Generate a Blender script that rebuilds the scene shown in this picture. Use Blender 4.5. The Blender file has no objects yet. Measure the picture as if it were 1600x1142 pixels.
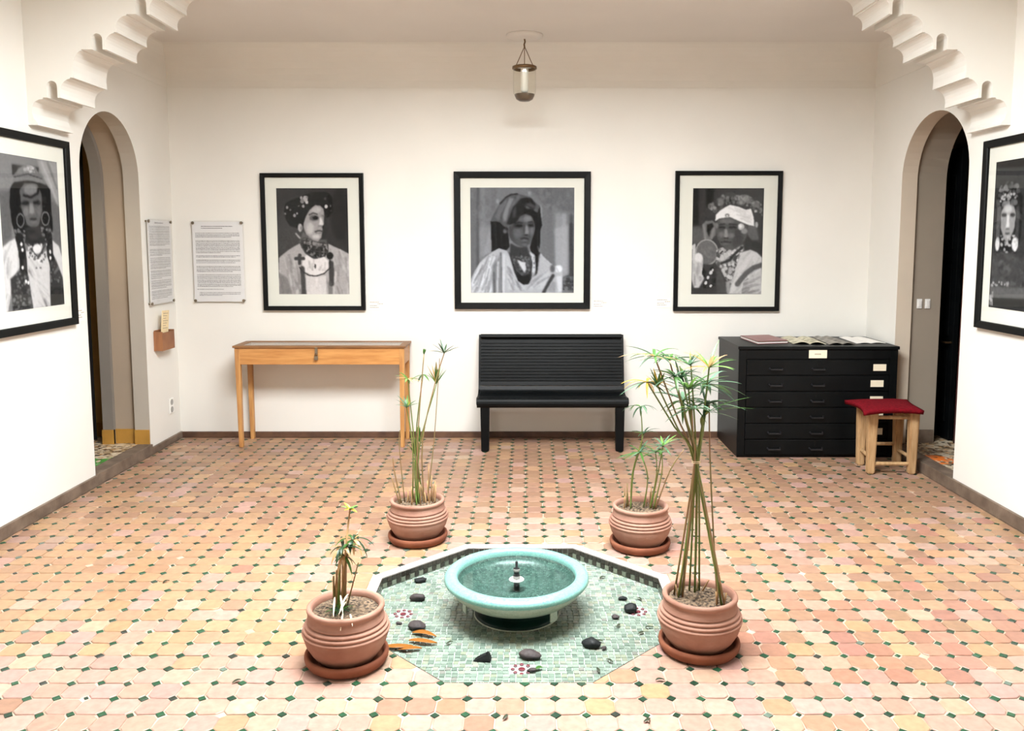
import bpy, bmesh, math, random
import numpy as np
from mathutils import Vector, Matrix

random.seed(7)
RNG = np.random.default_rng(7)
S = bpy.context.scene
COL = S.collection
PI = math.pi

# ------------------------------------------------------------------ camera, sky, light, exposure
F, PITCH, XP, YP, EYE = 1290.0, math.radians(5.7), 822.0, 505.0, 1.7
cd = bpy.data.cameras.new('camera')
cam = bpy.data.objects.new('camera', cd)
COL.objects.link(cam)
cam.location = (0, 0, EYE)
cam.rotation_euler = (PI / 2 - PITCH, 0, 0)
cd.sensor_fit = 'HORIZONTAL'
cd.sensor_width = 36.0
cd.lens = F / 1600 * 36
cd.shift_x = -(XP - 800) / 1600
cd.shift_y = -(571 - YP) / 1600
cd.clip_start = 0.05
S.camera = cam

w = bpy.data.worlds.new('sky')
S.world = w
w.use_nodes = True
bg = w.node_tree.nodes['Background']
bg.inputs[0].default_value = (0.955, 0.985, 1.0, 1)
bg.inputs[1].default_value = 50.0
ROOF = 3.40                                  # height of the roof around the open courtyard
HX0, HX1, HY0, HY1 = -1.25, 1.17, 2.6, 4.2    # the opening to the sky, sized for the light it lets in
pl = bpy.data.lights.new('sky_portal', 'AREA')
pl.shape = 'RECTANGLE'
pl.size, pl.size_y = HX1 - HX0, HY1 - HY0
pl.cycles.is_portal = True
po = bpy.data.objects.new('sky_portal', pl)
po.location = ((HX0 + HX1) / 2, (HY0 + HY1) / 2, ROOF)
COL.objects.link(po)

vs = S.view_settings
S.display_settings.display_device = 'sRGB'
vs.view_transform = 'Standard'
vs.look = 'None'
vs.exposure = 0.0
vs.gamma = 1.0
vs.use_curve_mapping = False
S.cycles.use_denoising = True
S.cycles.max_bounces = 12
S.cycles.diffuse_bounces = 8
S.cycles.glossy_bounces = 3
S.cycles.transparent_max_bounces = 12
S.cycles.caustics_reflective = False
S.cycles.caustics_refractive = False
S.cycles.sample_clamp_indirect = 8.0


# ------------------------------------------------------------------ helpers
def lin(c):
    c = c / 255.0
    return c / 12.92 if c <= 0.04045 else ((c + 0.055) / 1.055) ** 2.4


def rgb(r, g, b):
    return (lin(r), lin(g), lin(b), 1)


def tag(o, label=None, cat=None, group=None, kind=None):
    if label: o['label'] = label
    if cat: o['category'] = cat
    if group: o['group'] = group
    if kind: o['kind'] = kind
    return o


def thing(name, label, cat, loc=(0, 0, 0), rz=0.0, group=None):
    o = bpy.data.objects.new(name, None)
    o.empty_display_size = 0.05
    COL.objects.link(o)
    o.location = loc
    o.rotation_euler = (0, 0, rz)
    return tag(o, label, cat, group)


def link(name, me, mat=None, parent=None, loc=None, rot=None):
    o = bpy.data.objects.new(name, me)
    COL.objects.link(o)
    if mat is not None and not me.materials:
        me.materials.append(mat)
    if parent is not None:
        o.parent = parent
    if loc is not None: o.location = loc
    if rot is not None: o.rotation_euler = rot
    return o


def obj(name, bm, mat, parent=None, smooth=False, loc=None, rot=None):
    me = bpy.data.meshes.new(name)
    bmesh.ops.recalc_face_normals(bm, faces=bm.faces[:])
    bm.to_mesh(me)
    bm.free()
    if smooth:
        me.polygons.foreach_set('use_smooth', [True] * len(me.polygons))
    return link(name, me, mat, parent, loc, rot)


def box(bm, x0, x1, y0, y1, z0, z1, bevel=0.0):
    r = bmesh.ops.create_cube(bm, size=1)
    vs_ = r['verts']
    for v in vs_:
        v.co = ((x0 + x1) / 2 + v.co.x * (x1 - x0), (y0 + y1) / 2 + v.co.y * (y1 - y0), (z0 + z1) / 2 + v.co.z * (z1 - z0))
    if bevel > 0:
        es = list({e for v in vs_ for e in v.link_edges})
        bmesh.ops.bevel(bm, geom=es, offset=bevel, segments=2, affect='EDGES', profile=0.6)
    return vs_


def boxo(name, dims, mat, parent=None, bevel=0.0, **k):
    bm = bmesh.new()
    box(bm, *dims, bevel=bevel)
    return obj(name, bm, mat, parent, **k)


def lathe(bm, prof, segs=48, center=(0, 0), cap=False):
    rings = []
    for r, z in prof:
        if r < 1e-5:
            rings.append([bm.verts.new((center[0], center[1], z))])
        else:
            rings.append([bm.verts.new((center[0] + r * math.cos(2 * PI * i / segs), center[1] + r * math.sin(2 * PI * i / segs), z)) for i in range(segs)])
    for a, b in zip(rings, rings[1:]):
        for i in range(segs):
            j = (i + 1) % segs
            if len(a) == 1 and len(b) == 1: continue
            if len(a) == 1: bm.faces.new((a[0], b[i], b[j]))
            elif len(b) == 1: bm.faces.new((a[i], a[j], b[0]))
            else: bm.faces.new((a[i], a[j], b[j], b[i]))


def latheo(name, prof, mat, parent=None, segs=48, smooth=True, **k):
    bm = bmesh.new()
    lathe(bm, prof, segs)
    return obj(name, bm, mat, parent, smooth=smooth, **k)


def tube(bm, pts, radii, segs=8):
    pts = [Vector(p) for p in pts]
    if not hasattr(radii, '__len__'): radii = [radii] * len(pts)
    rings = []
    ref = None
    for i, p in enumerate(pts):
        d = (pts[min(i + 1, len(pts) - 1)] - pts[max(i - 1, 0)]).normalized()
        if ref is None:
            ref = Vector((1, 0, 0)) if abs(d.x) < 0.9 else Vector((0, 1, 0))
        a = (ref - d * ref.dot(d)).normalized()
        ref = a
        b = d.cross(a)
        rings.append([bm.verts.new(p + (a * math.cos(2 * PI * k / segs) + b * math.sin(2 * PI * k / segs)) * radii[i]) for k in range(segs)])
    for a, b in zip(rings, rings[1:]):
        for k in range(segs):
            j = (k + 1) % segs
            bm.faces.new((a[k], a[j], b[j], b[k]))
    bm.faces.new(rings[0][::-1])
    bm.faces.new(rings[-1])


def prism(bm, poly, to3, depth):
    """poly: 2-D outline; to3(p, t) -> 3-D point with t = 0 or depth"""
    a = [bm.verts.new(to3(p, 0)) for p in poly]
    b = [bm.verts.new(to3(p, depth)) for p in poly]
    fa = bm.faces.new(a)
    fb = bm.faces.new(b[::-1])
    n = len(poly)
    for i in range(n):
        j = (i + 1) % n
        bm.faces.new((a[j], a[i], b[i], b[j]))
    fa.normal_update()
    fb.normal_update()
    bmesh.ops.triangulate(bm, faces=[fa, fb])


def ray_at_y(x, y, Y):
    """point on the plane Y of the place, from the calibration of the photograph"""
    u, v = (x - XP) / F, (y - YP) / F
    c, s = math.cos(PITCH), math.sin(PITCH)
    t = Y / (c - v * s)
    return Vector((u * t, Y, EYE + (-s - v * c) * t))


def project(X, Y, Z):
    c, s = math.cos(PITCH), math.sin(PITCH)
    d = Y * c - (Z - EYE) * s
    if d < 0.1: return (-1e5, -1e5)
    return (XP + F * X / d, YP - F * (Y * s + (Z - EYE) * c) / d)


# ------------------------------------------------------------------ materials
def new_mat(name):
    m = bpy.data.materials.new(name)
    m.use_nodes = True
    return m, m.node_tree.nodes, m.node_tree.links, m.node_tree.nodes['Principled BSDF']


def mat(name, col, rough=0.6, metal=0.0, spec=0.5, var=0.0, scale=8.0, bump=0.0, bscale=60.0, col2=None, stretch=None, detail=4.0):
    m, N, L, P = new_mat(name)
    P.inputs['Base Color'].default_value = col
    P.inputs['Roughness'].default_value = rough
    P.inputs['Metallic'].default_value = metal
    P.inputs['Specular IOR Level'].default_value = spec
    tc = N.new('ShaderNodeTexCoord')
    src = tc.outputs['Object']
    if stretch:
        mp = N.new('ShaderNodeMapping')
        mp.inputs['Scale'].default_value = stretch
        L.new(src, mp.inputs[0])
        src = mp.outputs[0]
    if var > 0 or col2:
        no = N.new('ShaderNodeTexNoise')
        no.inputs['Scale'].default_value = scale
        no.inputs['Detail'].default_value = detail
        L.new(src, no.inputs['Vector'])
        cr = N.new('ShaderNodeValToRGB')
        cr.color_ramp.elements[0].position = 0.35
        cr.color_ramp.elements[1].position = 0.65
        c2 = col2 or tuple(min(1, c * (1 + var)) for c in col[:3]) + (1,)
        c1 = col if col2 else tuple(c * (1 - var) for c in col[:3]) + (1,)
        cr.color_ramp.elements[0].color = c1
        cr.color_ramp.elements[1].color = c2
        L.new(no.outputs['Fac'], cr.inputs[0])
        L.new(cr.outputs[0], P.inputs['Base Color'])
    if bump > 0:
        nb = N.new('ShaderNodeTexNoise')
        nb.inputs['Scale'].default_value = bscale
        nb.inputs['Detail'].default_value = 5
        L.new(src, nb.inputs['Vector'])
        b = N.new('ShaderNodeBump')
        b.inputs['Strength'].default_value = bump
        b.inputs['Distance'].default_value = 0.01
        L.new(nb.outputs['Fac'], b.inputs['Height'])
        L.new(b.outputs[0], P.inputs['Normal'])
    return m


def attr_mat(name, rough=0.4, spec=0.5, source='attr', noise=0.0, nscale=40, bump=0.0, bscale=60):
    """colour from the mesh attribute Col, or from the object's own colour"""
    m, N, L, P = new_mat(name)
    if source == 'attr':
        a = N.new('ShaderNodeAttribute')
        a.attribute_name = 'Col'
        out = a.outputs['Color']
    else:
        a = N.new('ShaderNodeObjectInfo')
        out = a.outputs['Color']
    if noise > 0:
        g = N.new('ShaderNodeNewGeometry')
        no = N.new('ShaderNodeTexNoise')
        no.inputs['Scale'].default_value = nscale
        no.inputs['Detail'].default_value = 4
        L.new(g.outputs['Position'], no.inputs['Vector'])
        mr = N.new('ShaderNodeMapRange')
        mr.inputs[1].default_value = 0.3
        mr.inputs[2].default_value = 0.7
        mr.inputs[3].default_value = 1 - noise
        mr.inputs[4].default_value = 1 + noise
        L.new(no.outputs['Fac'], mr.inputs[0])
        mx = N.new('ShaderNodeVectorMath')
        mx.operation = 'SCALE'
        L.new(out, mx.inputs[0])
        L.new(mr.outputs[0], mx.inputs['Scale'])
        out = mx.outputs[0]
        L.new(mr.outputs[0], P.inputs['Roughness'])
        rr = N.new('ShaderNodeMapRange')
        rr.inputs[3].default_value = rough - 0.08
        rr.inputs[4].default_value = rough + 0.12
        L.new(no.outputs['Fac'], rr.inputs[0])
        L.new(rr.outputs[0], P.inputs['Roughness'])
        if bump > 0:
            b = N.new('ShaderNodeBump')
            b.inputs['Strength'].default_value = bump
            b.inputs['Distance'].default_value = 0.004
            L.new(no.outputs['Fac'], b.inputs['Height'])
            L.new(b.outputs[0], P.inputs['Normal'])
    else:
        P.inputs['Roughness'].default_value = rough
    L.new(out, P.inputs['Base Color'])
    P.inputs['Specular IOR Level'].default_value = spec
    return m


def clear_mat(name, tint=(1, 1, 1, 1), rough=0.02, ior=1.45):
    """thin clear pane: fresnel mix of clear and mirror"""
    m, N, L, P = new_mat(name)
    N.remove(P)
    t = N.new('ShaderNodeBsdfTransparent')
    t.inputs[0].default_value = tint
    g = N.new('ShaderNodeBsdfGlossy')
    g.inputs['Roughness'].default_value = rough
    lw = N.new('ShaderNodeLayerWeight')
    lw.inputs[0].default_value = 0.5
    pw = N.new('ShaderNodeMath')
    pw.operation = 'POWER'
    L.new(lw.outputs['Facing'], pw.inputs[0])
    pw.inputs[1].default_value = 5.0
    f = N.new('ShaderNodeMath')
    f.operation = 'MULTIPLY_ADD'
    f0 = ((ior - 1) / (ior + 1)) ** 2
    L.new(pw.outputs[0], f.inputs[0])
    f.inputs[1].default_value = 1 - f0
    f.inputs[2].default_value = f0
    mx = N.new('ShaderNodeMixShader')
    L.new(f.outputs[0], mx.inputs[0])
    L.new(t.outputs[0], mx.inputs[1])
    L.new(g.outputs[0], mx.inputs[2])
    L.new(mx.outputs[0], N['Material Output'].inputs[0])
    return m


def leaf_mat(name, col):
    m, N, L, P = new_mat(name)
    P.inputs['Base Color'].default_value = col
    P.inputs['Roughness'].default_value = 0.4
    tr = N.new('ShaderNodeBsdfTranslucent')
    tr.inputs[0].default_value = col
    mx = N.new('ShaderNodeMixShader')
    mx.inputs[0].default_value = 0.3
    L.new(P.outputs[0], mx.inputs[1])
    L.new(tr.outputs[0], mx.inputs[2])
    L.new(mx.outputs[0], N['Material Output'].inputs[0])
    return m


def mosaic_mat(name, c1, c2, grout, scale, rough=0.3):
    m, N, L, P = new_mat(name)
    tc = N.new('ShaderNodeTexCoord')
    v = N.new('ShaderNodeTexVoronoi')
    v.inputs['Scale'].default_value = scale
    L.new(tc.outputs['Object'], v.inputs['Vector'])
    sep = N.new('ShaderNodeSeparateColor')
    L.new(v.outputs['Color'], sep.inputs[0])
    mx = N.new('ShaderNodeMix')
    mx.data_type = 'RGBA'
    mx.inputs[6].default_value = c1
    mx.inputs[7].default_value = c2
    L.new(sep.outputs[0], mx.inputs[0])
    e = N.new('ShaderNodeTexVoronoi')
    e.feature = 'DISTANCE_TO_EDGE'
    e.inputs['Scale'].default_value = scale
    L.new(tc.outputs['Object'], e.inputs['Vector'])
    lt = N.new('ShaderNodeMath')
    lt.operation = 'LESS_THAN'
    lt.inputs[1].default_value = 0.08
    L.new(e.outputs['Distance'], lt.inputs[0])
    m2 = N.new('ShaderNodeMix')
    m2.data_type = 'RGBA'
    L.new(lt.outputs[0], m2.inputs[0])
    L.new(mx.outputs[2], m2.inputs[6])
    m2.inputs[7].default_value = grout
    L.new(m2.outputs[2], P.inputs['Base Color'])
    P.inputs['Roughness'].default_value = rough
    return m


M = {}
M['plaster'] = mat('white_plaster', (0.74, 0.728, 0.685, 1), 0.75, spec=0.3, var=0.025, scale=1.3, bump=0.12, bscale=9)
M['ceiling'] = mat('ceiling_plaster', (0.69, 0.668, 0.635, 1), 0.85, spec=0.2, var=0.02, scale=1.5, bump=0.1, bscale=7)
M['skirting'] = mat('skirting_cement', rgb(118, 102, 88), 0.6, col2=rgb(88, 74, 62), scale=9, bump=0.2)
M['skirting_back'] = mat('skirting_brown_tile', rgb(98, 70, 52), 0.5, col2=rgb(72, 50, 38), scale=12)
M['grout'] = mat('floor_grout', rgb(190, 172, 152), 0.8, col2=rgb(150, 128, 108), scale=7)
M['tile'] = attr_mat('terracotta_tile', 0.38, 0.3, 'object', 0.14, 32, 0.25)
M['tile_field'] = attr_mat('terracotta_tile_field', 0.38, 0.3, 'attr', 0.14, 32, 0.25)
M['rim_white'] = mat('white_cement', (0.50, 0.47, 0.45, 1), 0.7, var=0.08, scale=18, bump=0.25, bscale=40)
M['mosaic'] = attr_mat('celadon_tile', 0.22, 0.5, 'object', 0.06, 90)
M['mosaic_field'] = attr_mat('celadon_tile_field', 0.22, 0.5, 'attr', 0.06, 90)
M['mosaic_grout'] = mat('mosaic_grout', rgb(164, 176, 165), 0.7, var=0.05, scale=15)
M['black_wood'] = mat('black_painted_wood', (0.0025, 0.0032, 0.0036, 1), 0.42, spec=0.16, var=0.25, scale=6)
M['black_frame'] = mat('black_frame', (0.003, 0.0034, 0.0034, 1), 0.5, spec=0.15, var=0.2, scale=10)
M['mat_board'] = mat('mount_board', (0.66, 0.665, 0.61, 1), 0.85, var=0.01, scale=3)
M['print'] = attr_mat('photo_print', 0.7, 0.08)
M['glass'] = clear_mat('picture_glass', (0.98, 0.985, 0.98, 1), 0.02, 1.3)
M['acrylic'] = clear_mat('clear_acrylic', (0.98, 0.98, 0.98, 1), 0.03, 1.3)
M['oak'] = mat('honey_wood', rgb(196, 142, 82), 0.45, col2=rgb(174, 118, 62), scale=5, stretch=(1.0, 9, 9), bump=0.04, detail=6)
M['oak_leg'] = mat('honey_wood_legs', rgb(194, 146, 88), 0.45, col2=rgb(168, 116, 66), scale=5, stretch=(9, 9, 1), bump=0.04)
M['oak_dark'] = mat('brown_wood_edge', rgb(140, 98, 58), 0.5, col2=rgb(112, 76, 42), scale=5, stretch=(1, 8, 8))
M['linen'] = mat('beige_lining', rgb(196, 168, 134), 0.9, var=0.05, scale=30)
M['steel'] = mat('dull_steel', rgb(140, 128, 110), 0.35, 0.9)
M['brass_dark'] = mat('dark_brass', rgb(110, 86, 60), 0.4, 0.8, var=0.2, scale=20)
M['label'] = mat('cream_label', rgb(236, 226, 200), 0.8, var=0.02, scale=20)
M['ink'] = mat('grey_ink', rgb(140, 132, 118), 0.8)
M['terracotta'] = mat('terracotta_pot', rgb(158, 122, 106), 0.85, spec=0.2, col2=rgb(138, 98, 82), scale=5, bump=0.15, bscale=70, detail=7)
M['saucer'] = mat('terracotta_saucer', rgb(132, 82, 60), 0.8, spec=0.2, col2=rgb(110, 64, 46), scale=7, bump=0.15, bscale=60)
M['soil'] = mat('potting_gravel', rgb(38, 29, 22), 0.95, col2=rgb(130, 110, 88), scale=75, bump=0.9, bscale=80, detail=2)
M['stem'] = mat('green_stem', rgb(82, 112, 44), 0.45, col2=rgb(112, 112, 56), scale=6)
M['stem_dry'] = mat('dry_stem', rgb(176, 142, 96), 0.7, col2=rgb(132, 100, 66), scale=14)
M['stem_brown'] = mat('brownish_stem', rgb(112, 108, 62), 0.5, col2=rgb(134, 98, 68), scale=10)
M['straw'] = mat('pale_straw', rgb(226, 206, 170), 0.7)
M['leaf_green'] = leaf_mat('leaf_green', rgb(62, 104, 42))
M['leaf_deep'] = leaf_mat('leaf_deep_green', rgb(38, 66, 40))
M['leaf_blue'] = leaf_mat('leaf_blue_green', rgb(92, 128, 100))
M['leaf_light'] = leaf_mat('leaf_light_green', rgb(112, 158, 78))
M['leaf_yellow'] = leaf_mat('leaf_yellow', rgb(190, 158, 52))
M['leaf_dry'] = leaf_mat('leaf_dry', rgb(180, 144, 100))
M['stone'] = mat('dark_stone', rgb(70, 62, 60), 0.6, spec=0.2, col2=rgb(44, 40, 42), scale=14, bump=0.5, bscale=40)
M['black_stone'] = mat('black_slate', rgb(34, 36, 36), 0.55, spec=0.2, col2=rgb(22, 25, 25), scale=14, bump=0.5, bscale=40)
M['orange_leaf'] = leaf_mat('orange_dry_leaf', rgb(152, 96, 34))
M['turquoise'] = mosaic_mat('turquoise_mosaic', rgb(96, 158, 150), rgb(130, 180, 170), rgb(120, 164, 156), 150)
M['teal'] = mosaic_mat('teal_mosaic', rgb(34, 56, 52), rgb(92, 116, 107), rgb(50, 74, 68), 100, 0.35)
M['cream_mosaic'] = mosaic_mat('cream_green_mosaic', rgb(150, 160, 144), rgb(176, 182, 166), rgb(160, 168, 152), 130)
M['green_glaze'] = mat('dark_green_glaze', (0.003, 0.012, 0.009, 1), 0.35, spec=0.15, col2=(0.005, 0.026, 0.02, 1), scale=8)
M['water'] = clear_mat('clear_water', (0.82, 0.91, 0.885, 1), 0.01, 1.33)
M['black_plastic'] = mat('black_plastic', (0.01, 0.01, 0.012, 1), 0.35)
M['grey_plastic'] = mat('grey_fitting', rgb(150, 150, 146), 0.4)
M['white_plastic'] = mat('white_plastic', (0.8, 0.8, 0.77, 1), 0.35)
M['red_cloth'] = mat('red_wool', rgb(118, 16, 28), 0.9, spec=0.1, col2=rgb(92, 10, 20), scale=60, bump=0.4, bscale=120)
M['raw_wood'] = mat('raw_pale_wood', rgb(186, 154, 114), 0.7, spec=0.2, col2=rgb(160, 126, 88), scale=6, stretch=(7, 7, 1), bump=0.1)
M['ochre'] = mat('ochre_plaster', rgb(206, 164, 92), 0.8, var=0.06, scale=4)
M['ochre_dark'] = mat('ochre_tile', rgb(176, 130, 58), 0.5, var=0.1, scale=9)
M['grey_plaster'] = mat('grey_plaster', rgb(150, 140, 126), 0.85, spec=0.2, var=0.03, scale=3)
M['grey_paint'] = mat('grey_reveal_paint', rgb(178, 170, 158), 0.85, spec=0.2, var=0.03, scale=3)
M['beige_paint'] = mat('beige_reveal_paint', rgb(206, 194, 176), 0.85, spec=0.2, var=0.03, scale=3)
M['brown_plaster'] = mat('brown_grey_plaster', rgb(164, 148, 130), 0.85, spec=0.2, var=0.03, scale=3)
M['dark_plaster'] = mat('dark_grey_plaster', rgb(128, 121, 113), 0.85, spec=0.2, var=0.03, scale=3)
M['black_cloth'] = mat('near_black_cloth', (0.010, 0.007, 0.007, 1), 0.95)
M['maroon_cloth'] = mat('maroon_cloth', (0.07, 0.015, 0.014, 1), 0.95, var=0.15, scale=20)
M['cardboard'] = mat('brown_box_wood', rgb(152, 102, 66), 0.6, col2=rgb(128, 82, 52), scale=6, stretch=(1, 6, 1))
M['paper'] = mat('cream_paper', rgb(226, 206, 164), 0.8, var=0.05, scale=30)
M['white_paper'] = mat('white_paper', (0.78, 0.76, 0.72, 1), 0.7, var=0.03, scale=20)
M['grey_paper'] = mat('grey_printed_paper', rgb(150, 144, 134), 0.5, col2=rgb(96, 92, 86), scale=14)
M['photo_paper'] = mat('printed_page', rgb(222, 216, 190), 0.45, col2=rgb(140, 134, 106), scale=22)
M['red_cover'] = mat('dark_red_cover', rgb(116, 52, 50), 0.35, var=0.08, scale=10)
M['lamp_glass'] = clear_mat('lamp_glass', (0.975, 0.98, 0.955, 1), 0.04, 1.45)
M['lamp_amber'] = mat('brown_lamp_bottom', rgb(92, 78, 62), 0.3, col2=rgb(70, 58, 46), scale=8)
M['lamp_white'] = mat('frosted_tube', (0.85, 0.84, 0.78, 1), 0.4)

# ------------------------------------------------------------------ the room
XL, XR, YB = -3.0, 2.92, 7.05
CEIL = 3.27
DOOR_L = (5.62, 6.47)
DOOR_R = (5.515, 6.49)
STEP = 0.085
BEHIND = -2.6


def side_wall(name, label, x, sgn, door):
    bm = bmesh.new()
    prism(bm, doorway_outline(BEHIND, YB, door[0], door[1], 2.175, 0.445, 0.0, ROOF), lambda p, t: (x + sgn * t, p[0], p[1]), 0.12)
    o = obj(name, bm, M['plaster'])
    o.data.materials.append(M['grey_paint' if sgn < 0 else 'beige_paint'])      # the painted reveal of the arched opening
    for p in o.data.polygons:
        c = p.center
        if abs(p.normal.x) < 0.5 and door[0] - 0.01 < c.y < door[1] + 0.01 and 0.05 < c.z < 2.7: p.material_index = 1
    return tag(o, label, 'wall', kind='structure')


def doorway_outline(y0, y1, d0, d1, spring, rise, z0, z1, n=28):
    pts = [(y0, z0), (d0, z0)]
    r = (d1 - d0) / 2
    c = (d0 + d1) / 2
    for i in range(n + 1):
        a = PI - PI * i / n
        pts.append((c + r * math.cos(a), spring + rise * math.sin(a)))
    pts += [(d1, z0), (y1, z0), (y1, z1), (y0, z1)]
    return pts


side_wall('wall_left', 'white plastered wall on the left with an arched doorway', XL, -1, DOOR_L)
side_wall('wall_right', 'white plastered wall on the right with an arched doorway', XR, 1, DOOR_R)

# inner linings of the two doorways: stepped jambs behind the wall's own thickness
def lining(name, label, x, sgn, door, dr, depth, material, y0, y1):
    bm = bmesh.new()
    prism(bm, doorway_outline(y0, y1, door[0] - dr, door[1] + dr, 2.175, 0.445 + dr, 0.0, 2.95), lambda p, t: (x + sgn * t, p[0], p[1]), depth)
    o = obj(name, bm, material)
    return tag(o, label, 'door jamb', kind='structure')

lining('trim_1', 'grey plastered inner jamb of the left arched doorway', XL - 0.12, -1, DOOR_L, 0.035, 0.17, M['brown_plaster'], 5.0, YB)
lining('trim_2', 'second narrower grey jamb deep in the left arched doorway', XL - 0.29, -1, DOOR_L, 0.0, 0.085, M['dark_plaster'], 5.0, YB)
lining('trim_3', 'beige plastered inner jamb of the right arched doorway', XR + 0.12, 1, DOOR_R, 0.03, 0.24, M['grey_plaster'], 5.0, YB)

bm = bmesh.new()
box(bm, XL - 0.13, XR + 0.13, YB, YB + 0.15, 0, ROOF)
tag(obj('wall_back', bm, M['plaster']), 'white plastered back wall hung with three framed portraits', 'wall', kind='structure')
bm = bmesh.new()
box(bm, XL - 0.13, XR + 0.13, BEHIND - 0.15, BEHIND, 0, ROOF)
tag(obj('wall_front', bm, M['plaster']), 'white plastered wall behind the viewer', 'wall', kind='structure')

# gallery ceiling with a coved edge round three sides
bm = bmesh.new()
Y0C = 5.2
box(bm, XL - 0.1, XR + 0.1, Y0C, YB + 0.1, CEIL, CEIL + 0.12)
tag(obj('ceiling', bm, M['ceiling']), 'flat plastered ceiling over the rear gallery', 'ceiling', kind='structure')
R = 0.30
cove = [(0, CEIL - R), (0.004, CEIL - R)] + [(0.004 + (R - 0.004) * (1 - math.cos(a)), CEIL - R + 0.003 + (R - 0.003) * math.sin(a)) for a in np.linspace(0, PI / 2, 10)] + [(0, CEIL)]
bm = bmesh.new()
prism(bm, cove, lambda p, t: (XL + t, YB - p[0], p[1]), XR - XL)
tag(obj('trim_4', bm, M['plaster']), 'coved plaster edge between back wall and ceiling', 'cove', kind='structure')
RS = 0.10
cove_s = [(0, CEIL - R)] + [(0.006, CEIL - R)] + [(0.006 + RS * (1 - math.cos(a)), CEIL - R + R * math.sin(a)) for a in np.linspace(0, PI / 2, 10)] + [(0, CEIL)]
for nm, x, sg, side in (('trim_5', XL, 1, 'left'), ('trim_6', XR, -1, 'right')):
    bm = bmesh.new()
    prism(bm, cove_s, lambda p, t: (x + sg * p[0], 5.47 + t, p[1]), YB - 5.47)
    tag(obj(nm, bm, M['plaster']), 'coved plaster edge above the %s gallery wall' % side, 'cove', kind='structure')

# unseen roof round the opening to the sky, shaped for the light below
for nm, b in (('ceiling.001', (XL - 0.13, XR + 0.13, HY1, YB + .15, ROOF, ROOF + .2)), ('ceiling.002', (XL - 0.13, XR + 0.13, BEHIND, HY0, ROOF, ROOF + .2)),
              ('ceiling.003', (XL - 0.13, HX0, HY0, HY1, ROOF, ROOF + .2)), ('ceiling.004', (HX1, XR + 0.13, HY0, HY1, ROOF, ROOF + .2))):
    tag(boxo(nm, b, M['plaster']), 'flat plastered roof band round the open courtyard', 'roof', 'roof bands round the courtyard opening', 'structure')

# stepped lambrequin arch between courtyard and gallery
half = [(0.0, 2.395), (0.055, 2.395), (0.055, 2.408), (0.036, 2.43), (0.026, 2.465), (0.030, 2.505), (0.046, 2.532), (0.072, 2.545), (0.095, 2.548), (0.097, 2.557), (0.122, 2.557)]
half += [(0.122, 2.62)] + [(0.1535 - 0.031 * math.cos(a), 2.625 + 0.03 * math.sin(a)) for a in np.linspace(0.15, PI - 0.15, 7)] + [(0.185, 2.62), (0.185, 2.556)]
def lobe(e0, z0, e1, z1, bulge=0.012, n=7):
    """concave quarter lobe rising from a pointed tip, then a small fillet"""
    p = [(e0, z0)]
    for i in range(1, n + 1):
        a = PI / 2 * i / n
        p.append((e0 - bulge * math.sin(min(a * 2, PI)) * (1 - i / n) + (e1 - e0 - 0.02) * (1 - math.cos(a)), z0 + (z1 - z0 - 0.008) * math.sin(a) ** 0.9))
    p += [(e1 - 0.018, z1)]
    return p
def notch(e0, e1, z, h):
    m, r = (e0 + e1) / 2, (e1 - e0) / 2
    return [(e0, z), (e0, z + h - r)] + [(m - r * math.cos(a), z + h - r + r * math.sin(a)) for a in np.linspace(0.2, PI - 0.2, 7)] + [(e1, z + h - r), (e1, z)]
half += lobe(0.205, 2.555, 0.285, 2.675)
half += lobe(0.288, 2.672, 0.360, 2.838)
half += notch(0.407, 0.470, 2.838, 0.093)
half += lobe(0.490, 2.838, 0.560, 2.940)
half += lobe(0.558, 2.938, 0.640, 3.042)
half += notch(0.679, 0.742, 3.042, 0.095)
half += lobe(0.762, 3.042, 0.825, 3.138)
half += lobe(0.823, 3.136, 0.95, 3.255)
AY0, AT = 5.07, 0.40
outline = [(XL + e, z) for e, z in half] + [(XR - e, z) for e, z in half[::-1]]
outline = outline + [(XR, ROOF), (XL, ROOF)]
bm = bmesh.new()
prism(bm, outline, lambda p, t: (p[0], AY0 + t, p[1]), AT)
tag(obj('wall_middle', bm, M['plaster']), 'white plastered wall with a stepped scalloped arch', 'arch', kind='structure')

# skirtings
def skirt(name, label, b, m):
    tag(boxo(name, b, m, bevel=0.004), label, 'baseboard', kind='structure')
skirt('baseboard_left', 'grey cement skirting along the left courtyard wall', (XL - 0.02, XL + 0.018, BEHIND, DOOR_L[0], 0, 0.075), M['skirting'])
skirt('baseboard_left.001', 'short grey skirting between left doorway and corner', (XL - 0.02, XL + 0.018, DOOR_L[1], YB, 0, 0.055), M['skirting'])
skirt('baseboard_right', 'grey cement skirting along the right courtyard wall', (XR - 0.018, XR + 0.02, BEHIND, DOOR_R[0], 0, 0.085), M['skirting'])
skirt('baseboard_right.001', 'short grey skirting between right doorway and corner', (XR - 0.018, XR + 0.02, DOOR_R[1], YB, 0, 0.055), M['skirting'])
skirt('baseboard_back', 'brown tiled skirting along the back wall', (XL + 0.018, XR - 0.018, YB - 0.016, YB + 0.02, 0, 0.052), M['skirting_back'])
skirt('trim_7', 'grey cement step edge of the left doorway', (XL - 0.10, XL + 0.018, DOOR_L[0], DOOR_L[1], 0, STEP), M['skirting'])
skirt('trim_8', 'grey cement step edge of the right doorway', (XR - 0.018, XR + 0.10, DOOR_R[0], DOOR_R[1], 0, STEP), M['skirting'])

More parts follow.
